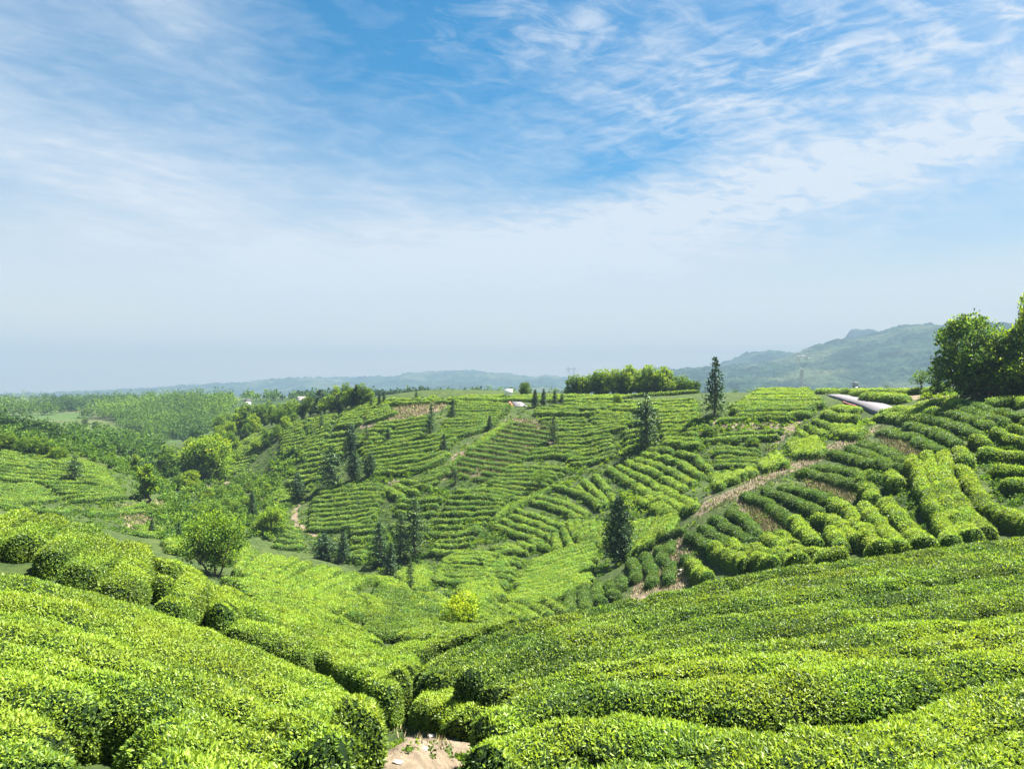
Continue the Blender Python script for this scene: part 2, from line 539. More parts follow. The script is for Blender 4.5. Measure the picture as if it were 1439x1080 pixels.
def ground_mat():
    m, t, out = new_mat('ground_cover')
    at = t.add('ShaderNodeAttribute', attribute_name='soil', attribute_type='GEOMETRY')
    geo = t.add('ShaderNodeNewGeometry')
    P = geo.outputs['Position']
    n1 = t.noise(P, 0.35, 5, 0.6); n2 = t.noise(P, 2.6, 5, 0.65); n3 = t.noise(P, 0.05, 3, 0.5)
    n4 = t.noise(P, 9.0, 4, 0.6); n5 = t.noise(P, 0.9, 4, 0.7)
    grass = t.ramp(t.math('ADD', t.math('MULTIPLY', n2, 0.4), t.math('ADD', t.math('MULTIPLY', n1, 0.25), t.math('MULTIPLY', n5, 0.4))),
                   [(0.32, (0.010, 0.020, 0.006)), (0.48, (0.024, 0.042, 0.010)), (0.60, (0.050, 0.072, 0.016)), (0.74, (0.12, 0.105, 0.045))])
    soil = t.ramp(t.math('ADD', t.math('MULTIPLY', n2, 0.4), t.math('ADD', t.math('MULTIPLY', n4, 0.25), t.math('MULTIPLY', n5, 0.35))),
                  [(0.30, (0.05, 0.040, 0.026)), (0.48, (0.125, 0.098, 0.068)), (0.64, (0.215, 0.172, 0.120)), (0.82, (0.31, 0.26, 0.185))])
    f = t.math('ADD', at.outputs['Fac'], t.math('MULTIPLY', t.math('SUBTRACT', n2, 0.5), 0.9))
    f = t.math('ADD', f, t.math('MULTIPLY', t.math('SUBTRACT', n1, 0.5), 0.7))
    col = t.mix(t.smooth(f, 0.35, 0.62), grass, soil)
    # patchwork of crops on the distant plain
    vor = t.add('ShaderNodeTexVoronoi', i_Scale=0.02)
    t.link(P, vor.inputs['Vector'])
    far = t.mix(t.math('MULTIPLY', n3, 0.5), t.ramp(vor.outputs['Color'], [(0.2, (0.02, 0.04, 0.010)), (0.6, (0.045, 0.078, 0.016)), (0.85, (0.09, 0.085, 0.038))]), (0.02, 0.04, 0.014))
    sep = t.add('ShaderNodeSeparateXYZ'); t.link(P, sep.inputs[0])
    col = t.mix(t.smooth(sep.outputs[1], 230, 330), col, far)
    p = t.add('ShaderNodeBsdfPrincipled', i_Roughness=0.95)
    p.inputs['Specular IOR Level'].default_value = 0.15
    t.link(col, p.inputs['Base Color'])
    b = t.add('ShaderNodeBump', i_Strength=0.7, i_Distance=0.25)
    n6 = t.noise(P, 38.0, 4, 0.7)
    t.link(t.math('ADD', t.math('ADD', n2, t.math('MULTIPLY', n4, 0.4)), t.math('MULTIPLY', n6, 0.14)), b.inputs['Height'])
    t.link(b.outputs[0], p.inputs['Normal'])
    t.link(p.outputs[0], out.inputs['Surface'])
    return m


def in_poly(px, py, poly):
    inside = np.zeros(len(px), bool)
    n = len(poly)
    for i in range(n):
        x1, y1 = poly[i]; x2, y2 = poly[(i + 1) % n]
        c = ((y1 > py) != (y2 > py)) & (px < (x2 - x1) * (py - y1) / (y2 - y1 + 1e-9) + x1)
        inside ^= c
    return inside


# bare soil, dry grass and trodden paths: outline, nearest and farthest distance, how bare
BARE = [
    ([(508,592),(540,578),(585,567),(630,565),(618,576),(590,584),(560,590),(505,602)], 120, 200, 0.9),
    ([(966,722),(1000,696),(1060,673),(1120,645),(1180,616),(1240,598),(1205,620),(1160,644),(1120,660),(1060,684),(1010,710),(985,728)], 56, 100, 0.60),
    ([(1036,698),(1060,712),(1100,733),(1112,742),(1070,748),(1045,730)], 45, 80, 0.55),
    ([(1122,664),(1170,676),(1225,688),(1200,704),(1140,690)], 45, 85, 0.5),
    ([(1235,612),(1280,620),(1300,640),(1260,640)], 45, 90, 0.5),
    ([(722,588),(800,596),(775,625),(745,640),(700,668),(610,672),(640,640),(690,610)], 90, 170, 0.62),
    ([(160,712),(232,704),(240,748),(190,752)], 80, 130, 0.55),
    ([(60,655),(100,652),(130,680),(85,676)], 90, 140, 0.6),
    ([(416,706),(408,722),(416,738),(442,756),(448,750),(424,736),(414,722),(422,708)], 90, 150, 1.0),
    ([(548,676),(580,696),(583,690),(552,672)], 90, 160, 1.0),
    ([(1130,583),(1097,610),(1076,634),(1086,636),(1106,612),(1138,586)], 80, 130, 1.0),
    ([(690,716),(722,700),(726,706),(694,724)], 80, 130, 0.9),
    ([(880,840),(900,800),(930,760),(960,745),(975,790),(960,830),(900,850)], 50, 70, 0.7),
    ([(770,850),(790,838),(800,862),(780,872)], 45, 70, 0.8),
    ([(515,1120),(540,1035),(568,1005),(620,1015),(680,1040),(720,1120)], 4, 12, 1.1),
    ([(70,1070),(105,995),(200,1000),(190,1070)], 4, 12, 1.0),
    ([(400,1120),(430,1062),(520,1050),(540,1120)], 4, 9, 0.9),
    ([(190,815),(215,790),(225,840),(200,845)], 12, 26, 0.9),
    ([(225,850),(290,830),(300,860),(240,870)], 12, 26, 0.9),
    ([(290,845),(330,840),(335,865),(300,868)], 12, 30, 0.9),
    ([(450,830),(478,812),(490,820),(470,836)], 45, 70, 0.9),
    ([(290,672),(320,668),(320,685),(292,685)], 120, 190, 0.8),
    ([(345,700),(372,685),(380,695),(350,712)], 120, 170, 0.7),
    ([(1275,550),(1340,548),(1345,560),(1280,562)], 80, 130, 0.7),
    ([(1000,590),(1125,588),(1105,603),(1000,606)], 90, 125, 0.6),
    ([(970,608),(1010,602),(1010,618),(970,620)], 90, 125, 0.6),
]


def build_ground():
    pxs = np.concatenate([np.arange(-720, -120, 24), np.arange(-120, 1561, 4.0), np.arange(1580, 2161, 24)])
    lv = np.concatenate([np.arange(math.log(2.6), math.log(26), 0.02), np.arange(math.log(26), math.log(230), 0.006), np.arange(math.log(230), math.log(2950), 0.02)])
    D = np.exp(lv)
    PXg, Dg = np.meshgrid(pxs, D, indexing='ij')
    Xg = (PXg - CX) / F * Dg
    Z = ground(Xg, Dg)
    Pn = np.stack([Xg.ravel(), Dg.ravel(), np.zeros(Xg.size)], 1)
    ragged = np.stack([fbm(Pn, 5.0, 3, 2), fbm(Pn, 5.0, 3, 6)], 1).reshape(Z.shape + (2,))
    # strip behind the viewer
    pyv = HY - F * Z / Dg
    soil = np.full(Z.shape, 0.16)
    for poly, d0, d1, k in BARE:
        pad = [p for p in poly]
        m = in_poly((PXg + ragged[..., 0] * 500 / Dg).ravel(), (pyv + ragged[..., 1] * 250 / Dg).ravel(), pad).reshape(Z.shape) & (Dg >= d0) & (Dg <= d1)
        soil[m] = np.maximum(soil[m], k)
    n0, n1 = Z.shape
    verts = np.stack([Xg.ravel(), Dg.ravel(), Z.ravel()], 1)
    idx = np.arange(n0 * n1).reshape(n0, n1)
    q = np.stack([idx[:-1, :-1], idx[1:, :-1], idx[1:, 1:], idx[:-1, 1:]], -1).reshape(-1, 4)
    # close the land behind and beside the viewer
    near = idx[:, 0]
    x0 = verts[near]
    back = np.stack([x0[:, 0] * 12, np.full(n0, -45.0), x0[:, 2] * 0 - 2.0], 1)
    b = len(verts) + np.arange(n0)
    verts = np.concatenate([verts, back])
    q = np.concatenate([q, np.stack([b[:-1], b[1:], near[1:], near[:-1]], -1)])
    me = mesh_quads('ground', verts, q, ground_mat(), smooth=True)
    at = me.attributes.new('soil', 'FLOAT', 'POINT')
    at.data.foreach_set('value', np.concatenate([soil.ravel(), np.full(n0, 0.2)]).astype(np.float32))
    tag(link('ground', me), kind='structure')


build_ground()

# ------------------------------------------------------------------ tea hedges
PROF_U = np.array([-1.0, -1.04, -0.96, -0.78, -0.42, 0.0, 0.42, 0.78, 0.96, 1.04, 1.0])
PROF_H = np.array([-0.12, 0.30, 0.62, 0.82, 0.955, 1.0, 0.955, 0.82, 0.62, 0.30, -0.12])


def resample(P, ds):
    P = np.asarray(P, float)
    seg = np.linalg.norm(np.diff(P, axis=0), axis=1)
    s = np.concatenate([[0], np.cumsum(seg)])
    n = max(4, int(s[-1] / ds) + 1)
    q = np.linspace(0, s[-1], n)
    out = np.stack([np.interp(q, s, P[:, k]) for k in range(P.shape[1])], 1)
    for _ in range(2):
        if len(out) > 4:
            o = out.copy(); o[1:-1] = 0.25 * out[:-2] + 0.5 * out[1:-1] + 0.25 * out[2:]; out = o
    return out


def hedge_arrays(path, width, height, pal, rs, cover=1.0, rough=1.0):
    """one hedge: path (n,2) on the ground, half-merged width; returns verts, quads, tint, matidx"""
    D0 = float(np.median(path[:, 1]))
    ds = max(0.22, min(0.6, D0 / 160.0))
    if path.shape[1] == 3:
        pw = resample(path, ds); P = pw[:, :2]; wv = pw[:, 2]
    else:
        P = resample(path, ds); wv = np.full(len(P), width)
    n = len(P)
    d = np.gradient(P, axis=0); d /= np.linalg.norm(d, axis=1)[:, None] + 1e-9
    lat = np.stack([d[:, 1], -d[:, 0]], 1)
    s = np.arange(n) * ds
    p3 = np.stack([P[:, 0], P[:, 1], np.full(n, rs * 3.7)], 1)
    P = P + lat * (0.10 * wob(p3, 4.0, 1))[:, None]
    wid = wv / 2 * (1 + 0.10 * wob(p3, 2.2, 2) + 0.06 * wob(p3, 0.9, 3))
    hgt = height * (1 + (0.10 if D0 > 30 else 0.05) * wob(p3, 3.0, 4) + (0.05 if D0 > 30 else 0.03) * wob(p3, 0.9, 5))
    cap = np.minimum(s, s[-1] - s) / (0.55 * wv)
    cap = np.sqrt(np.clip(1 - (1 - np.clip(cap, 0, 1)) ** 2, 0.0, 1))
    dip = np.clip(wob(p3, 1.6, 7) - 0.45, 0, 1) * (0.55 if D0 > 30 else 0.12) * rough
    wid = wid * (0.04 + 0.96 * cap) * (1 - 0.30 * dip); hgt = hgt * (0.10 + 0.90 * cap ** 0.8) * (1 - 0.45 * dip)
    m = len(PROF_U)
    X = P[:, None, 0] + lat[:, None, 0] * PROF_U[None] * wid[:, None]
    Y = P[:, None, 1] + lat[:, None, 1] * PROF_U[None] * wid[:, None]
    gz = ground(X.ravel(), Y.ravel()).reshape(X.shape)
    gc = gz[:, m // 2][:, None]
    top = np.clip((PROF_H - 0.1) / 0.7, 0, 1)[None]
    zb = gz * (1 - 0.55 * top) + gc * 0.55 * top
    Z = zb + PROF_H[None] * hgt[:, None]
    V = np.stack([X, Y, Z], -1).reshape(-1, 3)
    amp = 0.05 if D0 < 40 else 0.05 + 0.03 * rough
    V = V + amp * np.stack([wob(V, 0.55, 1), wob(V, 0.55, 2), 0.8 * wob(V, 0.5, 3)], 1)
    idx = np.arange(n * m).reshape(n, m)
    Q = np.stack([idx[:-1, :-1], idx[:-1, 1:], idx[1:, 1:], idx[1:, :-1]], -1).reshape(-1, 4)
    a, b, c, e = V[Q[:, 0]], V[Q[:, 1]], V[Q[:, 2]], V[Q[:, 3]]
    nrm = np.cross(c - a, e - b)
    area = np.linalg.norm(nrm, axis=1) * 0.5
    nrm /= (2 * area[:, None] + 1e-12)
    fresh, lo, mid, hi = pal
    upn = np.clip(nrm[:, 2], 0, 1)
    tint0 = (lo + (mid - lo) * 0.6 * np.clip(upn * 1.3 - 0.3, 0, 1)) * (0.15 + 0.85 * np.clip((D0 - 30) / 30, 0, 1))  # near cores toned down further, shade between leaves put into the colour
    # leaves
    r = np.random.default_rng(rs)
    Dm = 0.25 * (a + b + c + e)[:, 1]
    L = 0.045 * np.maximum(1.0, Dm / 14.0) ** 0.66
    cover = cover * float(np.clip(1.0 - (D0 - 45) / 90.0, 0.6, 1.0))
    la = 0.17 * L * L
    lam = cover * area / la * np.clip(1.35 - 0.45 * upn, 0, 1.35)
    cnt = r.poisson(lam)
    f = np.repeat(np.arange(len(Q)), cnt)
    k = len(f)
    uu, vv = r.random(k), r.random(k)
    base = (a[f] * ((1 - uu) * (1 - vv))[:, None] + b[f] * (uu * (1 - vv))[:, None] + c[f] * (uu * vv)[:, None] + e[f] * ((1 - uu) * vv)[:, None])
    Lf = L[f] * r.uniform(0.5, 1.45, k)
    N = nrm[f]
    ax = N * 0.30 + r.normal(size=(k, 3)) * 0.62 + np.array([0, 0, 0.12])
    ax /= np.linalg.norm(ax, axis=1)[:, None]
    sd = np.cross(ax, N * 1.1 + np.array([0, 0, 0.25]) + r.normal(size=(k, 3)) * 0.5)
    sd /= np.linalg.norm(sd, axis=1)[:, None] + 1e-9
    fn = np.cross(ax, sd)
    base = base + N * (Lf * r.uniform(-0.15, 0.45, k))[:, None]
    hw = (Lf * 0.25)[:, None]
    mid_p = base + ax * (Lf * 0.45)[:, None] + fn * (Lf * 0.10)[:, None]
    LV = np.stack([base, mid_p + sd * hw, base + ax * Lf[:, None], mid_p - sd * hw], 1).reshape(-1, 3)
    LQ = np.arange(k * 4).reshape(k, 4) + len(V)
    pf = fresh * np.clip((upn[f] - 0.36) / 0.4, 0.10, 1) * np.clip(0.85 + 0.55 * wob(base, 2.6, 6), 0.15, 1.3)  # fresh shoots keep to the top; cutoff also darkens the sides like shade
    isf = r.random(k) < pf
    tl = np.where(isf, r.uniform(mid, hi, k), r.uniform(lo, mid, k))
    return (np.concatenate([V, LV]), np.concatenate([Q, LQ]), np.concatenate([tint0, tl]),
            np.concatenate([np.ones(len(Q), bool), np.zeros(k, bool)]))


PAL = {  # share of fresh shoots, darkest, middle, brightest tint
    'lime': (0.92, 0.32, 0.64, 0.95),
    'bright': (0.86, 0.28, 0.60, 0.95),
    'green': (0.80, 0.20, 0.56, 0.92),
    'mixed': (0.62, 0.20, 0.48, 0.88),
    'dark': (0.60, 0.20, 0.42, 0.58),
    'grey': (0.70, 0.18, 0.48, 0.74),
}
HEDGES = []      # (score, path, width, height, palette, label, cover)
ORD = ['first', 'second', 'third', 'fourth', 'fifth', 'sixth', 'seventh', 'eighth', 'ninth', 'tenth', 'eleventh', 'twelfth', 'thirteenth',
       'fourteenth', 'fifteenth', 'sixteenth', 'seventeenth', 'eighteenth', 'nineteenth', 'twentieth'] + ['%dth' % k for k in range(21, 60)]


def _spl(P, n):
    P = np.asarray(P, float)
    s = np.concatenate([[0], np.cumsum(np.linalg.norm(np.diff(P, axis=0), axis=1))])
    q = np.linspace(0, s[-1], n)
    out = np.stack([np.interp(q, s, P[:, 0]), np.interp(q, s, P[:, 1])], 1)
    if n > 5:
        for _ in range(3):
            o = out.copy(); o[1:-1] = 0.25 * out[:-2] + 0.5 * out[1:-1] + 0.25 * out[2:]; out = o
    return out


def add_hedge(path, width, height, pal, label, cover=1.0, rough=1.0):
    path = np.asarray(path, float)
    ln = np.linalg.norm(np.diff(path[:, :2], axis=0), axis=1).sum()
    Dm = path[:, 1].mean()
    HEDGES.append((ln * (width + height) / Dm ** 2, path, width, height, pal, label, cover, rough))


def plot(top, bottom, where, pal, spacing=1.45, width=None, height=0.74, dmin=2.6, dmax=400, h=0.5, gap=0.06, split=16.0, word='green', merged=False, n=None, cover=0.9, jit=0.08):
    """rows of one field, traced from its first row (top) to its last (bottom)"""
    N = 26
    T, B = _spl(top, N), _spl(bottom, N)
    def world(P):
        out = []
        for px, py in P:
            D = cast(px, py, dmin, dmax, h)
            out.append(((px - CX) / F * D, D))
        return np.array(out)
    M = 33
    tt = np.linspace(0, 1, M)
    G = np.array([world(T * (1 - t) + B * t) for t in tt])          # M,N,2
    G = np.concatenate([G, ground(G[..., 0].ravel(), G[..., 1].ravel()).reshape(M, N, 1)], -1)
    mid = G[:, N // 3: 2 * N // 3].mean(1)
    cum = np.concatenate([[0], np.cumsum(np.linalg.norm(np.diff(mid, axis=0), axis=1))])
    nr = n or max(2, int(round(cum[-1] / (spacing * (1.0 if merged else 1.08)))) + 1)
    rows = []
    r = np.random.default_rng(len(HEDGES) * 13 + 5)
    for k in range(nr):
        c = cum[-1] * (k + (r.uniform(-jit, jit) if 0 < k < nr - 1 else 0)) / max(nr - 1, 1)
        t = np.interp(c, cum, tt) * (M - 1)
        i = min(int(t), M - 2); f = t - i
        rows.append(G[i] * (1 - f) + G[i + 1] * f)
    emit(np.array(rows), where, pal, spacing, width, height, gap, split, word, merged, cover, r)


def emit(rows, where, pal, spacing, width, height, gap, split, word, merged, cover, r):
    nr = len(rows)
    for k in range(nr):
        P = rows[k]
        if merged:
            k0, k1 = max(k - 1, 0), min(k + 1, nr - 1)
            d = np.gradient(P[:, :2], axis=0); d /= np.linalg.norm(d, axis=1)[:, None] + 1e-9
            lat = np.stack([d[:, 1], -d[:, 0]], 1)
            wv = np.abs(((rows[k1][:, :2] - rows[k0][:, :2]) * lat).sum(1)) / (k1 - k0)
            wv = np.clip(wv * (merged if isinstance(merged, float) else 1.0), 0.5, 2.4)
            path = np.concatenate([P[:, :2], wv[:, None]], 1); wd = float(wv.mean())
        else:
            wd = (width or spacing * 0.63) * r.uniform(0.88, 1.12)
            path = P[:, :2]
        seg = np.linalg.norm(np.diff(path[:, :2], axis=0), axis=1)
        cum2 = np.concatenate([[0], np.cumsum(seg)]); ln = cum2[-1]
        # ragged ends and, in long rows, walking gaps
        a0 = r.uniform(0, min(1.2, ln * 0.06)); a1 = ln - r.uniform(0, min(1.2, ln * 0.06))
        cuts = [a0]
        pieces = 1
        if ln > split:
            pieces = min(3, int(ln / split) + 1)
            for q in range(1, pieces):
                cuts.append(a0 + (a1 - a0) * (q + r.uniform(-0.22, 0.22)) / pieces)
        cuts.append(a1)
        names = {1: [''], 2: [', left stretch', ', right stretch'], 3: [', left stretch', ', middle stretch', ', right stretch']}[pieces]
        for q in range(pieces):
            if r.random() < gap and ln < split * 3:
                continue
            lo, hi = cuts[q] + (0.22 if q else 0), cuts[q + 1] - (0.22 if q < pieces - 1 else 0)
            if hi - lo < 1.2:
                continue
            qs = np.linspace(lo, hi, max(5, int((hi - lo) / 0.8)))
            pp = np.stack([np.interp(qs, cum2, path[:, c]) for c in range(path.shape[1])], 1)
            add_hedge(pp, wd, height * r.uniform(0.9, 1.12), pal,
                      '%s tea row, %s %s%s' % (word, ORD[k], where, names[q]), cover)


def rowset(pxrows, where, pal, spacing=1.5, height=0.75, dmin=2.6, dmax=60, h=0.75, split=40.0, word='green', merged=True, cover=1.0, gap=0.0):
    """merging rows traced one by one; more are laid between two that stand far apart"""
    N = 30
    rows = []
    for P in pxrows:
        P = _spl(P, N)
        rows.append(np.array([((px - CX) / F * D, D) for px, py in P for D in [cast(px, py, dmin, dmax, h)]]))
    out = [rows[0]]
    for p, q in zip(rows[:-1], rows[1:]):
        d = np.median(np.linalg.norm(q - p, axis=1))
        n = max(1, int(round(d / spacing)))
        for j in range(1, n + 1):
            out.append(p + (q - p) * j / n)
    out = np.array(out)
    out = np.concatenate([out, np.zeros(out.shape[:2] + (1,))], -1)
    emit(out, where, pal, spacing, None, height, gap, split, word, merged, cover, np.random.default_rng(len(HEDGES) * 7 + 3))


def row(pts, width, height, pal, label, dmin=2.6, dmax=400, h=0.55, cover=0.95):
    P = _spl(pts, 3 + 5 * len(pts))
    out = []
    for px, py in P:
        D = cast(px, py, dmin, dmax, h)
        out.append(((px - CX) / F * D, D))
    add_hedge(out, width, height, pal, label, cover, 0.15)

# ---- right foreground mass: rows sweep round a nose of the slope
rowset([[(575,942),(680,898),(800,866),(920,840),(1040,812),(1200,788),(1439,758),(1560,746),(1760,730)],
        [(640,962),(715,930),(820,894),(950,864),(1100,838),(1250,816),(1439,790),(1560,776),(1760,762)],
        [(715,982),(770,952),(840,920),(950,895),(1100,872),(1280,852),(1439,828),(1560,816),(1760,804)]],
       'on the near right slope above the dirt path', 'mixed', word='dark glossy', merged=0.95)
rowset([[(672,990),(750,962),(820,945),(920,925),(1040,912),(1200,895),(1439,868),(1580,850),(1760,838)],
        [(652,1018),(750,992),(850,970),(930,962),(1040,968),(1160,962),(1300,935),(1439,912),(1600,890),(1780,880)],
        [(628,1062),(750,1032),(890,1005),(980,1018),(1090,1045),(1210,1045),(1340,990),(1460,960),(1600,930),(1800,915)],
        [(612,1118),(760,1080),(900,1060),(1000,1080),(1100,1110),(1240,1105),(1360,1050),(1480,1010),(1600,985),(1820,970)],
        [(600,1190),(780,1140),(940,1125),(1040,1150),(1160,1170),(1290,1150),(1400,1095),(1500,1060),(1620,1030),(1840,1015)]],
       'on the nearest right bank', 'bright', word='yellow-tipped', spacing=1.45, merged=0.95)
# ---- left foreground mass
rowset([[(-160,806),(-20,806),(80,826),(180,856),(270,888),(370,925),(450,960),(510,990)],
        [(-160,850),(-20,856),(80,876),(180,908),(270,938),(360,980),(430,1014),(482,1042)],
        [(-160,905),(-20,905),(80,930),(180,965),(280,1003),(360,1036),(440,1070)]], 'on the near left slope', 'lime', word='bright lime', spacing=1.3, merged=1.16)
rowset([[(-160,955),(-60,945),(10,950),(70,962),(122,984)],
        [(-180,1020),(-60,1005),(0,1005),(40,1010),(72,1024)],
        [(-200,1090),(-60,1066),(0,1060),(40,1064),(78,1078)],
        [(-220,1200),(-60,1160),(0,1150),(60,1155),(150,1175)]], 'left of the bare soil pocket', 'lime', word='bright lime', spacing=1.3, merged=1.16)
rowset([[(196,996),(245,1014),(300,1046),(370,1076),(430,1110)],
        [(186,1058),(236,1074),(290,1100),(350,1125),(410,1160)],
        [(110,1120),(180,1130),(250,1150),(320,1185),(390,1230)]], 'right of the bare soil pocket', 'lime', word='bright lime', spacing=1.35, merged=1.14)
rowset([[(300,868),(370,880),(440,905),(500,935),(560,968)],
        [(330,840),(410,856),(480,885),(540,912),(590,935)]], 'on the slope down to the bowl', 'lime', word='bright lime', spacing=1.6, dmin=12, merged=1.12)
rowset([[(580,925),(620,938),(680,955)], [(590,940),(632,954),(690,970)]], 'at the top of the dirt path', 'bright', word='short yellow-tipped', height=0.42, dmin=7)
for P, w, lb in (
        ([(-40,748),(-5,730),(34,708)], 1.45, 'bright lime tea hedge, leftmost lobe along the left crest'),
        ([(20,748),(46,730),(76,716)], 1.4, 'bright lime tea hedge, second lobe along the left crest'),
        ([(60,768),(92,746),(120,728)], 1.4, 'bright lime tea hedge, third lobe along the left crest'),
        ([(110,792),(136,768),(150,742)], 1.35, 'bright lime tea hedge, fourth lobe along the left crest'),
        ([(150,812),(182,792),(198,768),(178,750)], 1.35, 'bright lime tea hedge, fifth lobe, left of the bare soil gap'),
        ([(207,797),(226,800),(248,800)], 1.1, 'short lime tea hedge tucked inside the curved hook hedge'),
        ([(206,774),(250,784),(284,806),(268,826),(226,842)], 1.2, 'lime tea hedge curving like a hook around a soil pocket'),
        ([(292,808),(306,822),(322,836)], 1.1, 'small lime tea hedge right of the hook-shaped hedge')):
    row(P, w * 0.62, 0.66, 'lime', lb, dmin=11, dmax=32, h=0.75, cover=1.0)

# ---- bowl floor
plot([(330,802),(340,787),(358,772)], [(440,840),(474,826),(522,808)], 'in the sunlit field behind the spreading tree', 'lime', spacing=1.75, merged=0.80, dmin=44, dmax=92, h=0.65, word='smooth lime', gap=0, split=40)
plot([(312,812),(360,812),(420,834)], [(400,868),(470,888),(540,905)], 'on the lime slope below the sunlit field', 'lime', spacing=1.7, merged=0.90, dmin=24, dmax=60, h=0.65, word='smooth lime', gap=0, split=30)
plot([(418,846),(430,834),(450,826)], [(535,866),(530,848),(505,830)], 'beside the narrow sandy gaps in the bowl', 'lime', spacing=1.6, merged=0.93, dmin=38, dmax=70, h=0.65, word='short lime', gap=0)
plot([(512,806),(545,812),(575,824)], [(530,818),(550,822),(572,828)], 'in the lime strip below the conifers', 'lime', spacing=1.3, merged=1.0, dmin=50, dmax=88, h=0.65, word='bright lime', gap=0)
plot([(520,826),(560,826),(606,838)], [(500,885),(570,895),(640,900)], 'in the grey-green patch of the bowl', 'grey', spacing=1.5, merged=0.97, dmin=36, dmax=70, h=0.65, word='grey-green', gap=0)
plot([(565,850),(590,834),(620,832)], [(575,856),(605,850),(640,845)], 'on the small lime mound in the bowl', 'lime', spacing=1.3, merged=1.0, dmin=40, dmax=75, h=0.65, word='bright lime', gap=0)
plot([(690,848),(715,856),(740,872)], [(760,836),(775,846),(795,858)], 'in the fan left of the dark square hedges', 'green', spacing=1.4, dmin=48, dmax=75, h=0.6, word='mid-green', gap=0)
plot([(640,840),(680,846),(720,870)], [(520,930),(620,945),(730,925)], 'in the lowest hollow behind the near bank', 'green', spacing=1.5, merged=0.97, dmin=24, dmax=66, h=0.6, word='mid-green', gap=0)
# ---- left hand hill
plot([(-60,622),(0,627),(60,637),(100,643),(128,648),(150,662)], [(-60,668),(0,669),(50,674),(100,676),(140,676),(178,690)], 'down the upper left hill', 'green', spacing=2.1, width=1.0, height=0.55, dmin=86, dmax=150, h=0.5, gap=0.06, split=30)
plot([(-90,690),(0,683),(30,680),(56,677)], [(-90,730),(30,726),(60,722),(88,718),(118,712)], 'in the slanting field at the left edge', 'green', spacing=2.0, width=1.05, height=0.6, dmin=84, dmax=130, h=0.5, word='thick green')
plot([(60,678),(110,682),(152,683)], [(122,722),(160,716),(208,706)], 'below the lone conifer on the left hill', 'green', spacing=1.9, width=0.95, height=0.55, dmin=84, dmax=130, h=0.5)
plot([(128,722),(180,716),(232,712)], [(188,754),(215,748),(244,744)], 'in the gappy lower left field', 'green', spacing=1.8, dmin=80, dmax=125, h=0.5, gap=0.25, word='patchy green', height=0.5)
# ---- big terraced hill, left part
plot([(332,618),(358,611),(388,604)], [(308,660),(330,664),(350,656)], 'beside the ravine wood', 'green', spacing=1.7, dmin=120, dmax=200, h=0.5, gap=0.05)
plot([(396,600),(440,588),(476,582)], [(392,634),(430,630),(462,610)], 'below the ridge wood', 'green', spacing=1.6, dmin=120, dmax=200, h=0.5)
plot([(478,580),(510,570),(545,566)], [(470,598),(520,591),(562,578)], 'left of the brown fallow patch', 'bright', spacing=1.7, dmin=120, dmax=200, h=0.5, word='bright')
plot([(540,562),(590,561),(640,560),(712,560)], [(545,566),(590,565),(630,564),(700,566)], 'along the hill crest', 'bright', spacing=1.8, dmin=130, dmax=200, h=0.5, word='bright')
plot([(528,596),(570,591),(612,586)], [(478,622),(540,622),(600,611)], 'below the brown fallow patch', 'bright', spacing=1.55, dmin=110, dmax=190, h=0.5)
plot([(634,568),(690,568),(722,572)], [(608,612),(645,612),(692,600)], 'left of the white sign road', 'green', spacing=1.45, dmin=110, dmax=190, h=0.5, split=20)
plot([(500,632),(550,622),(600,613),(655,604)], [(518,664),(560,663),(600,656),(630,640)], 'across the middle of the hill', 'bright', spacing=1.55, dmin=100, dmax=170, h=0.5, split=26)
plot([(432,640),(462,633),(492,628)], [(372,706),(400,710),(424,700)], 'on the steep left shoulder', 'green', spacing=1.75, dmin=100, dmax=180, h=0.5)
plot([(438,690),(480,683),(530,680),(546,686)], [(424,742),(460,743),(500,738),(532,728)], 'in the lens-shaped terrace', 'green', spacing=1.55, dmin=98, dmax=150, h=0.5, split=34, gap=0.0)
plot([(396,736),(410,742),(424,752)], [(380,764),(405,766),(432,764)], 'below the forked dirt path', 'green', spacing=1.6, dmin=90, dmax=140, h=0.5)
plot([(490,742),(510,740),(532,738)], [(488,782),(505,784),(520,780)], 'between the lower conifers', 'green', spacing=1.6, dmin=88, dmax=140, h=0.5, gap=0.15)
plot([(540,684),(556,694),(572,698)], [(560,674),(590,680),(612,684)], 'either side of the short dirt track', 'lime', spacing=1.7, dmin=95, dmax=150, h=0.5, gap=0.1)
# ---- big terraced hill, right part
plot([(724,588),(760,593),(802,598)], [(612,660),(652,668),(706,676)], 'on the brown terraces', 'grey', spacing=1.75, width=0.95, dmin=92, dmax=170, h=0.4, gap=0.12, split=12, height=0.5, word='thin')
plot([(745,632),(800,626),(842,633)], [(652,692),(700,697),(750,700)], 'in the arching middle field', 'green', spacing=1.6, dmin=90, dmax=150, h=0.5, split=24)
plot([(632,690),(680,690),(728,698)], [(598,748),(640,750),(684,738)], 'right of the tall bare-trunked conifer', 'green', spacing=1.5, dmin=84, dmax=140, h=0.5, gap=0.1)
plot([(612,750),(640,752),(680,744)], [(604,772),(632,776),(662,772)], 'below the tall bare-trunked conifer', 'green', spacing=1.5, dmin=80, dmax=130, h=0.5, gap=0.15)
plot([(742,577),(800,577),(850,579),(892,581)], [(775,612),(820,612),(860,604),(888,600)], 'under the small round crest tree', 'green', spacing=1.5, dmin=100, dmax=175, h=0.5, split=18)
plot([(775,612),(820,612),(862,606)], [(795,652),(828,650),(872,634)], 'left of the pointed middle spruce', 'green', spacing=1.5, dmin=92, dmax=150, h=0.5, split=14, gap=0.08)
plot([(904,630),(940,632),(976,641),(1002,664)], [(852,656),(882,674),(910,692),(938,702)], 'slanting below the pointed middle spruce', 'bright', spacing=1.65, dmin=80, dmax=135, h=0.5, word='plump', gap=0)
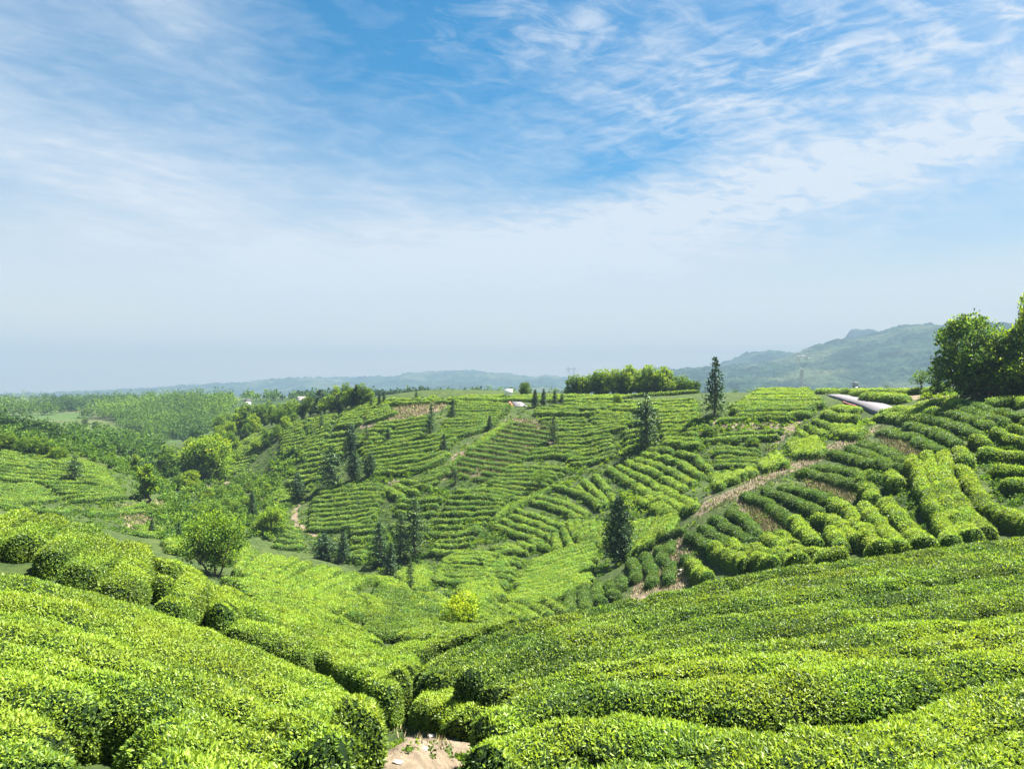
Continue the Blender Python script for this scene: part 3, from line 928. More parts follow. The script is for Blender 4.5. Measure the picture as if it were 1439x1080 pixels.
plot([(768,682),(810,690),(846,710)], [(690,736),(728,750),(764,762)], 'slanting above the hollow', 'bright', spacing=1.6, dmin=76, dmax=125, h=0.5, word='plump', gap=0.1)
plot([(832,664),(852,684),(866,708)], [(806,680),(826,698),(848,714)], 'curving left of the egg-shaped tree', 'bright', spacing=1.5, dmin=76, dmax=125, h=0.5, gap=0)
plot([(936,690),(960,700),(978,714)], [(898,698),(918,710),(940,724)], 'above the brown bank', 'lime', spacing=1.5, dmin=68, dmax=110, h=0.5, gap=0)
plot([(628,780),(680,776),(722,790)], [(602,814),(648,820),(692,812)], 'curling in the hollow', 'bright', spacing=1.45, dmin=68, dmax=110, h=0.5, word='curved', gap=0.05)
plot([(650,822),(654,832),(662,846)], [(690,808),(696,822),(704,838)], 'at the foot of the hollow', 'lime', spacing=1.5, dmin=54, dmax=90, h=0.6, gap=0, word='short')
plot([(738,792),(790,772),(848,754)], [(705,840),(770,840),(836,814)], 'in the smooth lime field left of the egg-shaped tree', 'lime', spacing=1.7, merged=0.88, dmin=54, dmax=100, h=0.6, gap=0, word='lime', split=30)
plot([(776,744),(782,756),(786,772)], [(808,738),(814,750),(822,764)], 'stepping down beside a sandy gully', 'bright', spacing=1.5, dmin=66, dmax=110, h=0.55, gap=0, word='short')
plot([(850,730),(856,746),(848,768)], [(800,728),(806,744),(812,760)], 'behind the egg-shaped tree', 'bright', spacing=1.5, dmin=66, dmax=115, h=0.55, gap=0.05, word='short')
plot([(886,778),(894,752),(902,726)], [(934,752),(942,734),(954,716)], 'right of the egg-shaped tree', 'lime', spacing=1.6, dmin=64, dmax=100, h=0.6, gap=0, word='bright lime', width=1.35)
plot([(232,762),(262,758),(292,756)], [(236,776),(262,774),(290,772)], 'in the light strip left of the spreading tree', 'lime', spacing=1.6, dmin=66, dmax=110, h=0.5, gap=0)
plot([(300,778),(330,770),(352,762)], [(312,790),(328,784),(346,772)], 'behind the spreading tree', 'lime', spacing=1.6, dmin=60, dmax=110, h=0.5, gap=0)
plot([(690,778),(715,772),(746,776)], [(668,836),(688,838),(706,836)], 'between the curling rows and the smooth lime field', 'bright', spacing=1.5, dmin=56, dmax=105, h=0.55, gap=0.05)
plot([(556,700),(590,706),(628,700)], [(548,744),(575,750),(600,746)], 'behind the tall bare-trunked conifer', 'green', spacing=1.5, dmin=88, dmax=140, h=0.5, gap=0.12)
plot([(592,792),(600,800),(606,812)], [(560,800),(572,812),(590,828)], 'beside the slim young conifer', 'bright', spacing=1.5, dmin=60, dmax=105, h=0.55, gap=0)
plot([(742,760),(758,766),(772,772)], [(690,766),(705,772),(722,772)], 'in the small patch above the curling rows', 'bright', spacing=1.5, dmin=70, dmax=115, h=0.5, gap=0, word='short')
plot([(430,612),(470,604),(500,602)], [(420,640),(450,634),(492,626)], 'right of the thin pale conifer', 'bright', spacing=1.6, dmin=115, dmax=190, h=0.5)
plot([(700,600),(715,592),(722,590)], [(655,632),(668,626),(690,612)], 'along the edge of the brown terraces', 'lime', spacing=1.7, dmin=100, dmax=170, h=0.5, gap=0.1, word='round-bushed')
plot([(610,662),(630,655),(650,640)], [(560,690),(600,680),(620,672)], 'at the lower edge of the middle field', 'green', spacing=1.6, dmin=95, dmax=150, h=0.5, gap=0.1)
plot([(742,700),(762,690),(780,684)], [(690,735),(702,722),(720,710)], 'along the diagonal weedy path', 'bright', spacing=1.6, dmin=78, dmax=130, h=0.5, gap=0.15, word='short')
plot([(870,596),(900,592),(935,588)], [(872,632),(885,628),(902,626)], 'beneath the pointed middle spruce', 'green', spacing=1.6, dmin=88, dmax=150, h=0.5, gap=0.1)
# ---- crest and plateau right of the middle
plot([(800,563),(870,564),(930,563),(985,560)], [(745,574),(830,573),(900,574),(985,574)], 'along the crest before the wood', 'bright', spacing=1.9, dmin=105, dmax=180, h=0.55, word='wide', split=22, gap=0)
plot([(640,557.6),(720,557.2),(800,556.8),(985,556)], [(640,560.5),(720,560.5),(800,560.5),(985,559)], 'on the plateau before the crest wood', 'lime', spacing=3.2, dmin=150, dmax=215, h=0.4, merged=0.8, word='pale', gap=0, split=60)
plot([(918,580),(950,578),(980,577)], [(930,622),(965,624),(990,624)], 'between the two tall spruces', 'bright', spacing=1.9, dmin=85, dmax=150, h=0.5, gap=0.2, word='loose')
plot([(1064,547),(1100,546),(1140,547)], [(1020,568),(1090,569),(1166,568)], 'on the plateau left of the road', 'lime', spacing=1.9, dmin=90, dmax=150, h=0.55, merged=0.82, word='flat-topped lime', gap=0, split=60)
plot([(1022,574),(1080,573),(1150,572)], [(1026,582),(1080,582),(1142,580)], 'below the plateau rows', 'green', spacing=1.7, dmin=80, dmax=130, h=0.6, gap=0, word='tall dark', height=0.95, width=1.6)
plot([(998,590),(1060,585),(1128,585)], [(1000,594),(1060,589),(1126,589)], 'on top of the reddish bank', 'bright', spacing=1.2, dmin=80, dmax=130, h=0.6, n=1, gap=0, word='long thin')
plot([(985,611),(1050,605),(1106,604)], [(985,618),(1050,612),(1100,611)], 'under the reddish bank', 'bright', spacing=1.3, dmin=80, dmax=130, h=0.6, gap=0, word='pale')
plot([(998,632),(1030,630),(1072,632)], [(996,652),(1030,652),(1064,654)], 'in the striped plot left of the dirt track', 'green', spacing=1.4, dmin=78, dmax=125, h=0.5, gap=0)
plot([(1138,590),(1155,594),(1180,602)], [(1118,604),(1132,612),(1146,620)], 'right of the dirt track', 'green', spacing=1.4, dmin=74, dmax=120, h=0.5, gap=0, word='short')
plot([(1142,614),(1152,626),(1160,640)], [(1108,616),(1114,628),(1126,640)], 'in the pale patch above the brown bank', 'lime', spacing=1.4, dmin=74, dmax=115, h=0.5, gap=0, word='short pale')
plot([(1090,636),(1098,648),(1108,658)], [(1068,644),(1078,654),(1086,662)], 'in the tiny patch above the brown bank', 'lime', spacing=1.4, dmin=74, dmax=115, h=0.5, gap=0, word='short pale')
plot([(1050,656),(1058,666),(1064,676)], [(1000,664),(1010,676),(1022,690)], 'in the pale patch beside the brown strip', 'lime', spacing=1.4, dmin=74, dmax=115, h=0.5, gap=0, word='short pale')
plot([(1168,598),(1200,602),(1220,604)], [(1170,606),(1195,610),(1212,612)], 'below the road bend', 'bright', spacing=1.5, dmin=74, dmax=110, h=0.5, gap=0)
for P, w, lb in (
        ([(1144,548),(1200,547),(1260,547),(1332,546)], 2.0, 'long clipped hedge along the far side of the grey road'),
        ([(1212,553),(1240,554),(1276,556)], 2.2, 'bright clipped hedge in the fork of the grey road'),
        ([(1168,571),(1185,572),(1206,575)], 1.6, 'dark rounded hedge below the red road edge'),
        ([(1156,578),(1180,582),(1206,586)], 1.2, 'low hedge below the dark rounded hedge at the road'),
        ([(1226,582),(1260,582),(1296,583)], 1.6, 'bright hedge below the road, lower of two'),
        ([(1232,575),(1270,573),(1316,575)], 1.6, 'bright hedge below the road, upper of two'),
        ([(1288,567),(1320,563),(1358,563)], 1.7, 'bright rounded hedge before the dark trees'),
        ([(1380,562),(1410,559),(1460,558)], 1.9, 'bright hedge under the shade of the dark trees')):
    row(P, w, 0.95, 'lime', lb, dmin=62, dmax=130, h=0.8)
# ---- dark clipped hedges on the spur
for P, nm in (
        ([(1236,603),(1286,609),(1324,632)], 'upper dark hedge above the rocky cut'),
        ([(1274,592),(1316,602),(1350,620)], 'long dark hedge second above the rocky cut'),
        ([(1296,580),(1341,593),(1380,608)], 'dark hedge below the two bright road hedges'),
        ([(1319,573),(1366,583),(1398,598)], 'dark hedge below the bright rounded hedge'),
        ([(1341,567),(1382,578),(1418,591)], 'dark hedge fanning from the bright rounded hedge'),
        ([(1362,562),(1399,575),(1450,583)], 'uppermost dark hedge beneath the shaded hedge'),
        ([(1208,619),(1245,628),(1277,646)], 'upper dark hedge of three left of the rocky cut'),
        ([(1196,625),(1230,638),(1264,653)], 'middle dark hedge of three left of the rocky cut'),
        ([(1166,632),(1198,638),(1230,648)], 'lowest dark hedge of three left of the rocky cut'),
        ([(1140,652),(1190,658),(1240,668)], 'upper of two dark hedges above the dry grass bank'),
        ([(1122,658),(1165,666),(1224,680)], 'lower of two dark hedges above the dry grass bank'),
        ([(1095,680),(1140,688),(1172,700)], 'top dark hedge of three in the middle of the spur'),
        ([(1072,684),(1110,696),(1156,716)], 'middle dark hedge of three in the middle of the spur'),
        ([(1043,691),(1080,702),(1116,729)], 'bottom dark hedge of three, beside the soil bank'),
        ([(1022,712),(1045,723),(1068,746)], 'top dark hedge of the lower dark group'),
        ([(1002,722),(1026,736),(1056,756)], 'second dark hedge of the lower dark group'),
        ([(986,734),(1012,748),(1036,767)], 'third dark hedge of the lower dark group'),
        ([(966,746),(990,755),(1010,768)], 'bottom dark hedge of the lower dark group'),
        ([(1036,764),(1052,764),(1070,764)], 'short dark hedge joining the lower dark group'),
        ([(932,748),(946,744),(964,740)], 'small dark hedge by the brown strip'),
        ([(803,818),(802,832),(802,852)], 'leftmost square dark hedge at the hollow rim'),
        ([(822,817),(822,832),(824,850)], 'second square dark hedge at the hollow rim'),
        ([(840,815),(840,828),(842,842)], 'third square dark hedge at the hollow rim'),
        ([(858,812),(860,822),(864,834)], 'fourth square dark hedge at the hollow rim'),
        ([(872,806),(874,814),(874,822)], 'small square dark hedge below the egg-shaped tree'),
        ([(886,782),(894,792),(894,810)], 'kidney-shaped dark hedge right of the egg-shaped tree'),
        ([(906,774),(916,792),(918,816)], 'long dark hedge second right of the egg-shaped tree'),
        ([(926,764),(932,774),(934,786)], 'stubby dark hedge above the sandy gap'),
        ([(944,756),(942,766),(938,774)], 'tiny dark hedge above the sandy gap'),
        ([(946,784),(940,796),(942,812)], 'dark hedge left of the white steps'),
        ([(962,776),(964,780),(968,784)], 'round dark bush by the white steps')):
    row(P, 0.90, 0.62, 'dark', 'grey-green tea hedge, ' + nm if 'dark hedge' not in nm else nm.replace('dark hedge', 'dark tea hedge'), dmin=50, dmax=98, h=0.65)
# ---- bright rounded hedges on the spur
for P, w, nm in (
        ([(1281,640),(1298,680),(1322,726),(1338,752)], 1.25, 'left of three long lime hedges running downhill side by side'),
        ([(1302,636),(1316,680),(1342,722),(1364,750)], 1.25, 'middle of three long lime hedges running downhill side by side'),
        ([(1324,634),(1334,680),(1358,718),(1386,744)], 1.25, 'right of three long lime hedges running downhill side by side'),
        ([(1349,626),(1352,636),(1356,646)], 1.5, 'short lime block above the wavy downhill hedge'),
        ([(1350,652),(1365,682),(1386,706),(1420,724),(1460,730)], 1.3, 'wavy lime hedge running downhill at the right'),
        ([(1364,611),(1376,616),(1390,624)], 1.4, 'short lime hedge above the right-hand steps of tea'),
        ([(1370,632),(1405,634),(1460,640)], 1.6, 'lime hedge stepping to the right edge, third down'),
        ([(1390,652),(1415,656),(1460,662)], 1.7, 'lime hedge stepping to the right edge, fourth down'),
        ([(1404,678),(1430,676),(1470,678)], 1.6, 'lime hedge stepping to the right edge, lowest'),
        ([(1394,602),(1420,612),(1460,626)], 1.5, 'lime hedge stepping to the right edge, second down'),
        ([(1410,598),(1435,604),(1470,612)], 1.4, 'lime hedge stepping to the right edge, behind the second'),
        ([(1430,588),(1445,592),(1470,598)], 1.3, 'lime hedge stepping to the right edge, topmost'),
        ([(1238,702),(1272,732),(1298,762)], 1.35, 'lime hedge downhill, left of the dark ditch'),
        ([(1212,706),(1245,742),(1266,772)], 1.2, 'lime hedge downhill, second left of the dark ditch'),
        ([(1196,722),(1222,752),(1240,774)], 1.2, 'lime hedge downhill, third left of the dark ditch'),
        ([(1210,684),(1222,690),(1230,698)], 1.3, 'small lime clump above the dark ditch'),
        ([(1248,664),(1258,668),(1264,676)], 1.2, 'small lime clump at the head of the long hedges'),
        ([(1113,726),(1137,748),(1150,760)], 1.25, 'lime hedge curling beside the soil bank'),
        ([(1142,724),(1170,726),(1190,742),(1204,758)], 1.25, 'lime hedge bent like a horseshoe'),
        ([(1166,742),(1176,752),(1184,764)], 1.2, 'short lime hedge inside the horseshoe'),
        ([(1167,702),(1184,710),(1202,722)], 1.3, 'lime hedge above the horseshoe hedge'),
        ([(1204,676),(1216,664),(1232,658)], 1.2, 'lime hedge below the two dark hedges'),
        ([(1074,750),(1108,768),(1147,777),(1196,776)], 1.2, 'long lime hedge curving under the horseshoe'),
        ([(1094,746),(1104,756),(1116,766)], 1.1, 'stub of lime hedge above the long curve'),
        ([(1052,768),(1086,776),(1122,784)], 1.2, 'lime hedge below the long curve'),
        ([(1000,764),(1018,774),(1050,786)], 1.2, 'lime hedge over a dark hollow'),
        ([(1024,760),(1050,776),(1090,788)], 1.1, 'lime hedge beside the one over a dark hollow'),
        ([(968,784),(980,794),(994,806)], 1.2, 'lime hedge right of the white steps')):
    row(P, w * 0.74, 0.98, 'lime', nm.replace('lime hedge', 'lime tea hedge'), dmin=32, dmax=75, h=0.8)

def build_hedges():
    HEDGES.sort(key=lambda e: -e[0])
    rest = []
    for i, (sc, path, wd, hg, pal, label, cover, rough) in enumerate(HEDGES):
        D = path[:, 1].mean()
        V, Q, T, core = hedge_arrays(path, wd, hg, PAL[pal], i + 11, cover, rough)
        if i < 296:
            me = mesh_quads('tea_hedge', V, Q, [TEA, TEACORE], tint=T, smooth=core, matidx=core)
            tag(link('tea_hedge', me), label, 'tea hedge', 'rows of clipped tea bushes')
        else:
            rest.append((V, Q, T, core))
    if rest:
        off = np.cumsum([0] + [len(r[0]) for r in rest])
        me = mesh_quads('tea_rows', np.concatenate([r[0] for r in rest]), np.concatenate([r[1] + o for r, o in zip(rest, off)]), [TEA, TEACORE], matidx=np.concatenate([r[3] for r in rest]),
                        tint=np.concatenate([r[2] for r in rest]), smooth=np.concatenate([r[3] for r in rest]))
        tag(link('tea_rows', me), 'the many smaller tea rows ribbing the far terraces', 'tea rows', kind='stuff')


build_hedges()

# ------------------------------------------------------------------ trees
def cards(P, N, size, r, aspect=0.55, up=0.2, spread=0.6, out=0.35):
    """leafy quads at points P facing roughly along N"""
    k = len(P)
    size = np.broadcast_to(size, (k,)) * r.uniform(0.7, 1.35, k)
    ax = N * out + r.normal(size=(k, 3)) * spread + np.array([0, 0, up])
    ax /= np.linalg.norm(ax, axis=1)[:, None] + 1e-9
    sd = np.cross(ax, N + r.normal(size=(k, 3)) * 0.6)
    sd /= np.linalg.norm(sd, axis=1)[:, None] + 1e-9
    fn = np.cross(ax, sd)
    hw = (size * aspect * 0.5)[:, None]; L = size[:, None]
    m = P + ax * L * 0.48 + fn * L * 0.12
    V = np.stack([P, m + sd * hw, P + ax * L, m - sd * hw], 1).reshape(-1, 3)
    return V, np.arange(4 * k).reshape(k, 4)


def conifer_meshes(seed, H=8.0, Rm=1.7, shape='cone', levels=26, per=7, size=0.34, sparse=0.0, warm=0.0):
    r = np.random.default_rng(seed)
    tr = MB()
    lean = r.normal(0, 0.02, 2)
    pts = [(lean[0] * z * H * 0.3, lean[1] * z * H * 0.3, z * H) for z in np.linspace(-0.03, 0.97, 8)]
    tr.tube(pts, [0.021 * H * (1.02 - i / 7.3) + 0.01 for i in range(8)], 7)
    P, N, T = [], [], []
    for lv in range(levels):
        f = (lv + r.uniform(-0.3, 0.3)) / levels
        z = H * (0.10 + 0.88 * f)
        if shape == 'cone':
            rad = Rm * (1 - f) ** 0.82 * (0.55 + 0.45 * min(1, f * 6 + 0.35))
        elif shape == 'egg':
            rad = Rm * math.sin(math.pi * min(1, (f * 0.84 + 0.18) ** 0.8)) ** 0.75
        else:
            rad = Rm * (0.35 + 0.65 * math.sin(math.pi * min(1, f * 0.9 + 0.1)) ** 0.7) * (1 - f ** 4)
        for b in range(per):
            if r.random() < sparse:
                continue
            th = 2 * math.pi * (b / per + 0.137 * lv) + r.normal(0, 0.28)
            L = rad * r.uniform(0.62, 1.18) + 0.08
            rise = r.uniform(-0.05, 0.30) if shape != 'cone' else r.uniform(-0.18, 0.20)
            if L > 0.5:
                tr.tube([(0, 0, z), (math.cos(th) * L * 0.85, math.sin(th) * L * 0.85, z + L * (rise - 0.12))], [0.018 + 0.010 * L, 0.008], 3)
            ns = max(2, int(L / (size * 0.72)) + 1)
            for q in range(ns):
                u = (q + r.random()) / ns
                c = np.array([math.cos(th) * L * u, math.sin(th) * L * u, z + L * (rise * u - 0.28 * u * u)])
                m = 3 + int(2 * u)
                for _ in range(m):
                    P.append(c + r.normal(0, size * 0.34, 3) * np.array([1, 1, 0.65]))
                    N.append((math.cos(th) * 0.6, math.sin(th) * 0.6, 0.55))
                    T.append(np.clip(0.18 + 0.42 * r.random() + 0.22 * (u > 0.75) * r.random() + warm * r.random(), 0, 1))
    V, Q = cards(np.array(P), np.array(N), size, r, aspect=0.5, up=-0.1, spread=0.5, out=0.6)
    return tr.mesh('trunk', BARK), mesh_quads('crown', V, Q, CONIFER, tint=np.array(T))


def broadleaf_meshes(seed, H=7.0, Wd=6.0, base=0.28, lobes=16, leaves=4200, size=0.30, tint=(0.2, 0.55, 0.85), stems=1, spire=0.0, loose=0.0, fresh=0.3):
    r = np.random.default_rng(seed)
    tr = MB()
    C = []
    tries = 0
    while len(C) < lobes and tries < 4000:
        tries += 1
        u = r.uniform(-1, 1, 3)
        if (u ** 2).sum() > 1:
            continue
        zc = H * (base + (1 - base) * (0.5 + 0.43 * u[2]))
        wid = (1 - spire * (zc / H - base) / (1 - base))
        c = np.array([u[0] * Wd * 0.36 * wid, u[1] * Wd * 0.36 * wid, zc])
        if all(np.linalg.norm(c - o) > Wd * 0.15 for o, _ in C):
            C.append((c, Wd * r.uniform(0.13, 0.22) * (0.75 + 0.25 * wid)))
    roots = [np.array([r.normal(0, 0.05 * Wd * (stems > 1)), r.normal(0, 0.05 * Wd * (stems > 1)), 0.0]) for _ in range(stems)]
    forks = []
    for a in roots:
        f = np.array([a[0] * 2.2, a[1] * 2.2, H * (base + 0.10)])
        mid = (a + f) / 2 + r.normal(0, 0.04 * Wd, 3) * np.array([1, 1, 0])
        rad = 0.030 * H / math.sqrt(stems)
        tr.tube([a - np.array([0, 0, 0.35]), a * 1.02, mid, f], [rad * 1.5, rad * 1.15, rad * 0.9, rad * 0.7], 7)
        forks.append((f, rad * 0.7))
    for c, rr in C:
        f, rad = min(forks, key=lambda q: np.linalg.norm(q[0][:2] - c[:2]))
        m = f * 0.45 + c * 0.55 + np.array([0, 0, -0.06 * H]) + r.normal(0, 0.02 * Wd, 3)
        tr.tube([f - np.array([0, 0, 0.05 * H]), m, c + (c - m) * 0.3], [rad * 0.75, rad * 0.42, rad * 0.14], 5)
    P, N, T = [], [], []
    vol = np.array([q[1] ** 2 for q in C]); vol /= vol.sum()
    for (c, rr), w in zip(C, vol):
        k = int(leaves * w)
        d = r.normal(size=(k, 3)); d /= np.linalg.norm(d, axis=1)[:, None]
        # leaves sit in small sprays over the outer shell of each limb's foliage
        ns = max(8, k // 9)
        sp = r.normal(size=(ns, 3)); sp /= np.linalg.norm(sp, axis=1)[:, None]
        sr = rr * r.uniform(0.62, 1.12, ns)
        which = r.integers(0, ns, k)
        p = c + sp[which] * sr[which][:, None] * np.array([1.08, 1.08, 0.82]) + r.normal(0, rr * (0.13 + 0.1 * loose), (k, 3))
        n = sp[which] * 0.8 + d * 0.4 + np.array([0, 0, 0.35])
        P.append(p); N.append(n)
        g = r.uniform(-0.10, 0.10)
        isf = r.random(k) < fresh * np.clip(0.7 + sp[which][:, 2], 0.1, 1.6)
        T.append(np.clip(np.where(isf, r.uniform(tint[1], tint[2], k), r.uniform(tint[0], tint[1], k)) + g, 0, 1))
    V, Q = cards(np.concatenate(P), np.concatenate(N), size, r, aspect=0.62, up=0.05, spread=0.55, out=0.3)
    return tr.mesh('trunk', BARK), mesh_quads('crown', V, Q, TREELEAF, tint=np.concatenate(T))


def plant(kind, name, loc, height, width, label, cat='tree', group=None, rz=None, seed=0):
    """stand a copy of a tree of this kind; kind = (meshes, its height, its width)"""
    (tm, cm), h0, w0 = kind
    rr = random.Random(hash((round(loc[0], 2), round(loc[1], 2))) & 0xffff)
    e = empty(name, loc, rr.uniform(0, 6.28) if rz is None else rz, (width / w0, width / w0, height / h0))
    tag(e, label, cat, group)
    e.rotation_euler[0] = rr.uniform(-0.035, 0.035); e.rotation_euler[1] = rr.uniform(-0.035, 0.035)
    link('trunk', tm, e)
    link('crown', cm, e)
    return e


SPR = [(conifer_meshes(21, 8, 1.7), 8, 3.5), (conifer_meshes(22, 8, 1.6, levels=24), 8, 3.3), (conifer_meshes(23, 8, 1.8, levels=22, sparse=0.10), 8, 3.7)]
TIERED = (conifer_meshes(28, 8, 1.7, levels=17, per=6, sparse=0.14, size=0.36), 8, 3.5)
RAGGED = (conifer_meshes(29, 8, 1.6, shape='column', levels=20, per=6, sparse=0.2, size=0.34, warm=0.2), 8, 3.3)
SPARSE = (conifer_meshes(24, 9, 1.5, shape='column', levels=24, per=6, sparse=0.30, size=0.30, warm=0.35), 9, 3.1)
EGG = (conifer_meshes(25, 7.5, 1.75, shape='egg', levels=26, per=10, size=0.30), 7.5, 3.6)
COLUMN = (conifer_meshes(26, 8, 1.5, shape='column', levels=24, per=7, size=0.34), 8, 3.1)
YOUNG = (conifer_meshes(27, 5, 1.0, levels=16, per=6, size=0.24, warm=0.25), 5, 2.0)

CON = [  # base column, base row, height, width (pixels), kind, label, nearest
    (1004,584,84,38,TIERED,'tallest dark spruce, alone above the crest left of the grey road',90),
    (908,629,78,38,RAGGED,'dark spruce standing alone mid-slope before the crest wood',90),
    (870,792,98,44,EGG,'dense egg-shaped dark evergreen beside the square dark hedges',66),
    (778,622,40,15,SPARSE,'slim dark spruce on the terraces left of the egg-shaped tree',90),
    (604,613,45,18,TIERED,'slim spruce standing just below the right end of the fallow patch',110),
    (636,590,30,13,SPR[2],'small spruce near the crest left of the white board',110),
    (688,606,22,14,SPR[1],'faint small spruce below the white board',110),
    (624,636,27,17,SPR[2],'small bushy spruce at the edge of the brown terraces',100),
    (493,637,42,22,COLUMN,'dark columnar conifer above the pair of mid-hill spruces',100),
    (466,684,60,40,RAGGED,'broad dark conifer, largest of the cluster above the lens-shaped terrace',95),
    (498,675,42,24,COLUMN,'rounded conifer, middle of the cluster above the lens-shaped terrace',95),
    (520,669,34,18,COLUMN,'narrower conifer, right of the cluster above the lens-shaped terrace',95),
    (418,706,42,22,COLUMN,'grey-green conifer at the left tip of the lens-shaped terrace',95),
    (355,727,38,16,SPR[0],'dark pointed conifer on the ravine floor left of the round bright tree',90),
    (545,623,22,14,SPR[2],'small squat conifer below the fallow patch',110),
    (515,623,26,9,SPARSE,'thin wispy conifer right of the dark columnar one',110),
    (452,602,24,8,SPARSE,'thin pale conifer on the upper left terraces',110),
    (582,786,90,38,SPARSE,'tall ragged conifer with a bare trunk low on the hill',84),
    (562,784,66,26,SPARSE,'brownish ragged conifer left of the tall bare-trunked one',84),
    (533,797,68,38,TIERED,'broad dark spruce at the hill foot left of the ragged conifers',80),
    (549,806,44,24,SPR[1],'small blue-green spruce in front of the ragged conifers',78),
    (577,832,54,13,SPARSE,'slim young conifer in the lime strip of the bowl',54),
    (482,788,42,28,SPR[2],'dark spruce behind the crest of the sunlit field',84),
    (455,788,40,34,COLUMN,'grey-green bushy conifer behind the crest of the sunlit field',84),
    (104,676,36,26,RAGGED,'lone dark conifer on the left hill',90),
    (213,760,26,12,SPR[0],'small dark conifer at the foot of the left hill',84),
    (251,757,24,13,SPR[1],'small pale conifer right of the one at the left hill foot',84),
    (752,573,26,14,SPR[0],'conifer right of the white board, leftmost of the small crest group',130),
    (764,570,24,12,SPR[1],'conifer second in the small crest group right of the board',130),
    (780,570,22,12,SPR[2],'conifer third in the small crest group right of the board',130),
    (790,567,15,9,YOUNG,'tiny conifer at the right end of the small crest group',130),
    (533,573,22,9,SPR[0],'dark conifer on the skyline at the end of the ridge wood',130),
    (540,569,20,8,SPR[1],'second dark conifer on the skyline at the ridge wood end',130),
    (522,574,16,8,YOUNG,'young conifer below the skyline pair at the ridge wood',130),
    (585,563,15,7,YOUNG,'tiny conifer alone on the crest above the fallow patch',130),
    (700,792,16,8,YOUNG,'tiny dark sapling in the hollow of the hill',70),
    (640,680,24,10,SPARSE,'thin pale sapling on the brown terraces',90),
]
for px, py, hp, wp, kind, lb, dm in CON:
    p = spot(px, py, dm, 260, 0.0)
    plant(kind, 'conifer_tree', p, hp * p.y / F, wp * p.y / F, lb, group='conifers scattered over the tea hills')

BL_LIME = (broadleaf_meshes(31, 5, 6, base=0.20, lobes=26, leaves=9500, size=0.21, tint=(0.24, 0.54, 0.86), stems=3, fresh=0.5), 5, 6.2)
BL_DARK = (broadleaf_meshes(32, 8, 7, base=-0.02, lobes=22, leaves=9000, size=0.30, tint=(0.16, 0.46, 0.88), fresh=0.36), 8, 7.2)
BL_BRONZE = (broadleaf_meshes(41, 8, 7, base=-0.02, lobes=24, leaves=9500, size=0.28, tint=(0.10, 0.42, 0.78), fresh=0.30), 8, 7.2)
BL_BRIGHT = (broadleaf_meshes(33, 8, 6.5, base=-0.02, lobes=22, leaves=8000, size=0.30, tint=(0.34, 0.70, 1.0), fresh=0.6), 8, 6.8)
BL_MID = (broadleaf_meshes(34, 8, 6, base=-0.02, lobes=20, leaves=4200, size=0.34, tint=(0.26, 0.58, 0.90), fresh=0.45), 8, 6.4)
BL_MID2 = (broadleaf_meshes(35, 8, 6, base=-0.04, lobes=16, leaves=3800, size=0.36, tint=(0.18, 0.46, 0.78), fresh=0.4), 8, 6.4)
BL_PALE = (broadleaf_meshes(36, 8, 6, base=-0.02, lobes=15, leaves=3600, size=0.36, tint=(0.40, 0.70, 0.95), fresh=0.5, spire=0.3), 8, 6.4)
BL_LOOSE = (broadleaf_meshes(37, 5, 4, base=0.36, lobes=9, leaves=900, size=0.24, tint=(0.28, 0.55, 0.8), loose=1.0), 5, 4.2)
BL_SPIRE = (broadleaf_meshes(38, 8, 4.5, base=0.08, lobes=18, leaves=4000, size=0.30, tint=(0.20, 0.62, 0.95), spire=0.6, fresh=0.45), 8, 4.6)
BUSH = (broadleaf_meshes(39, 2, 2.6, base=0.02, lobes=14, leaves=3600, size=0.12, tint=(0.55, 0.85, 1.0), fresh=0.6), 2, 2.7)

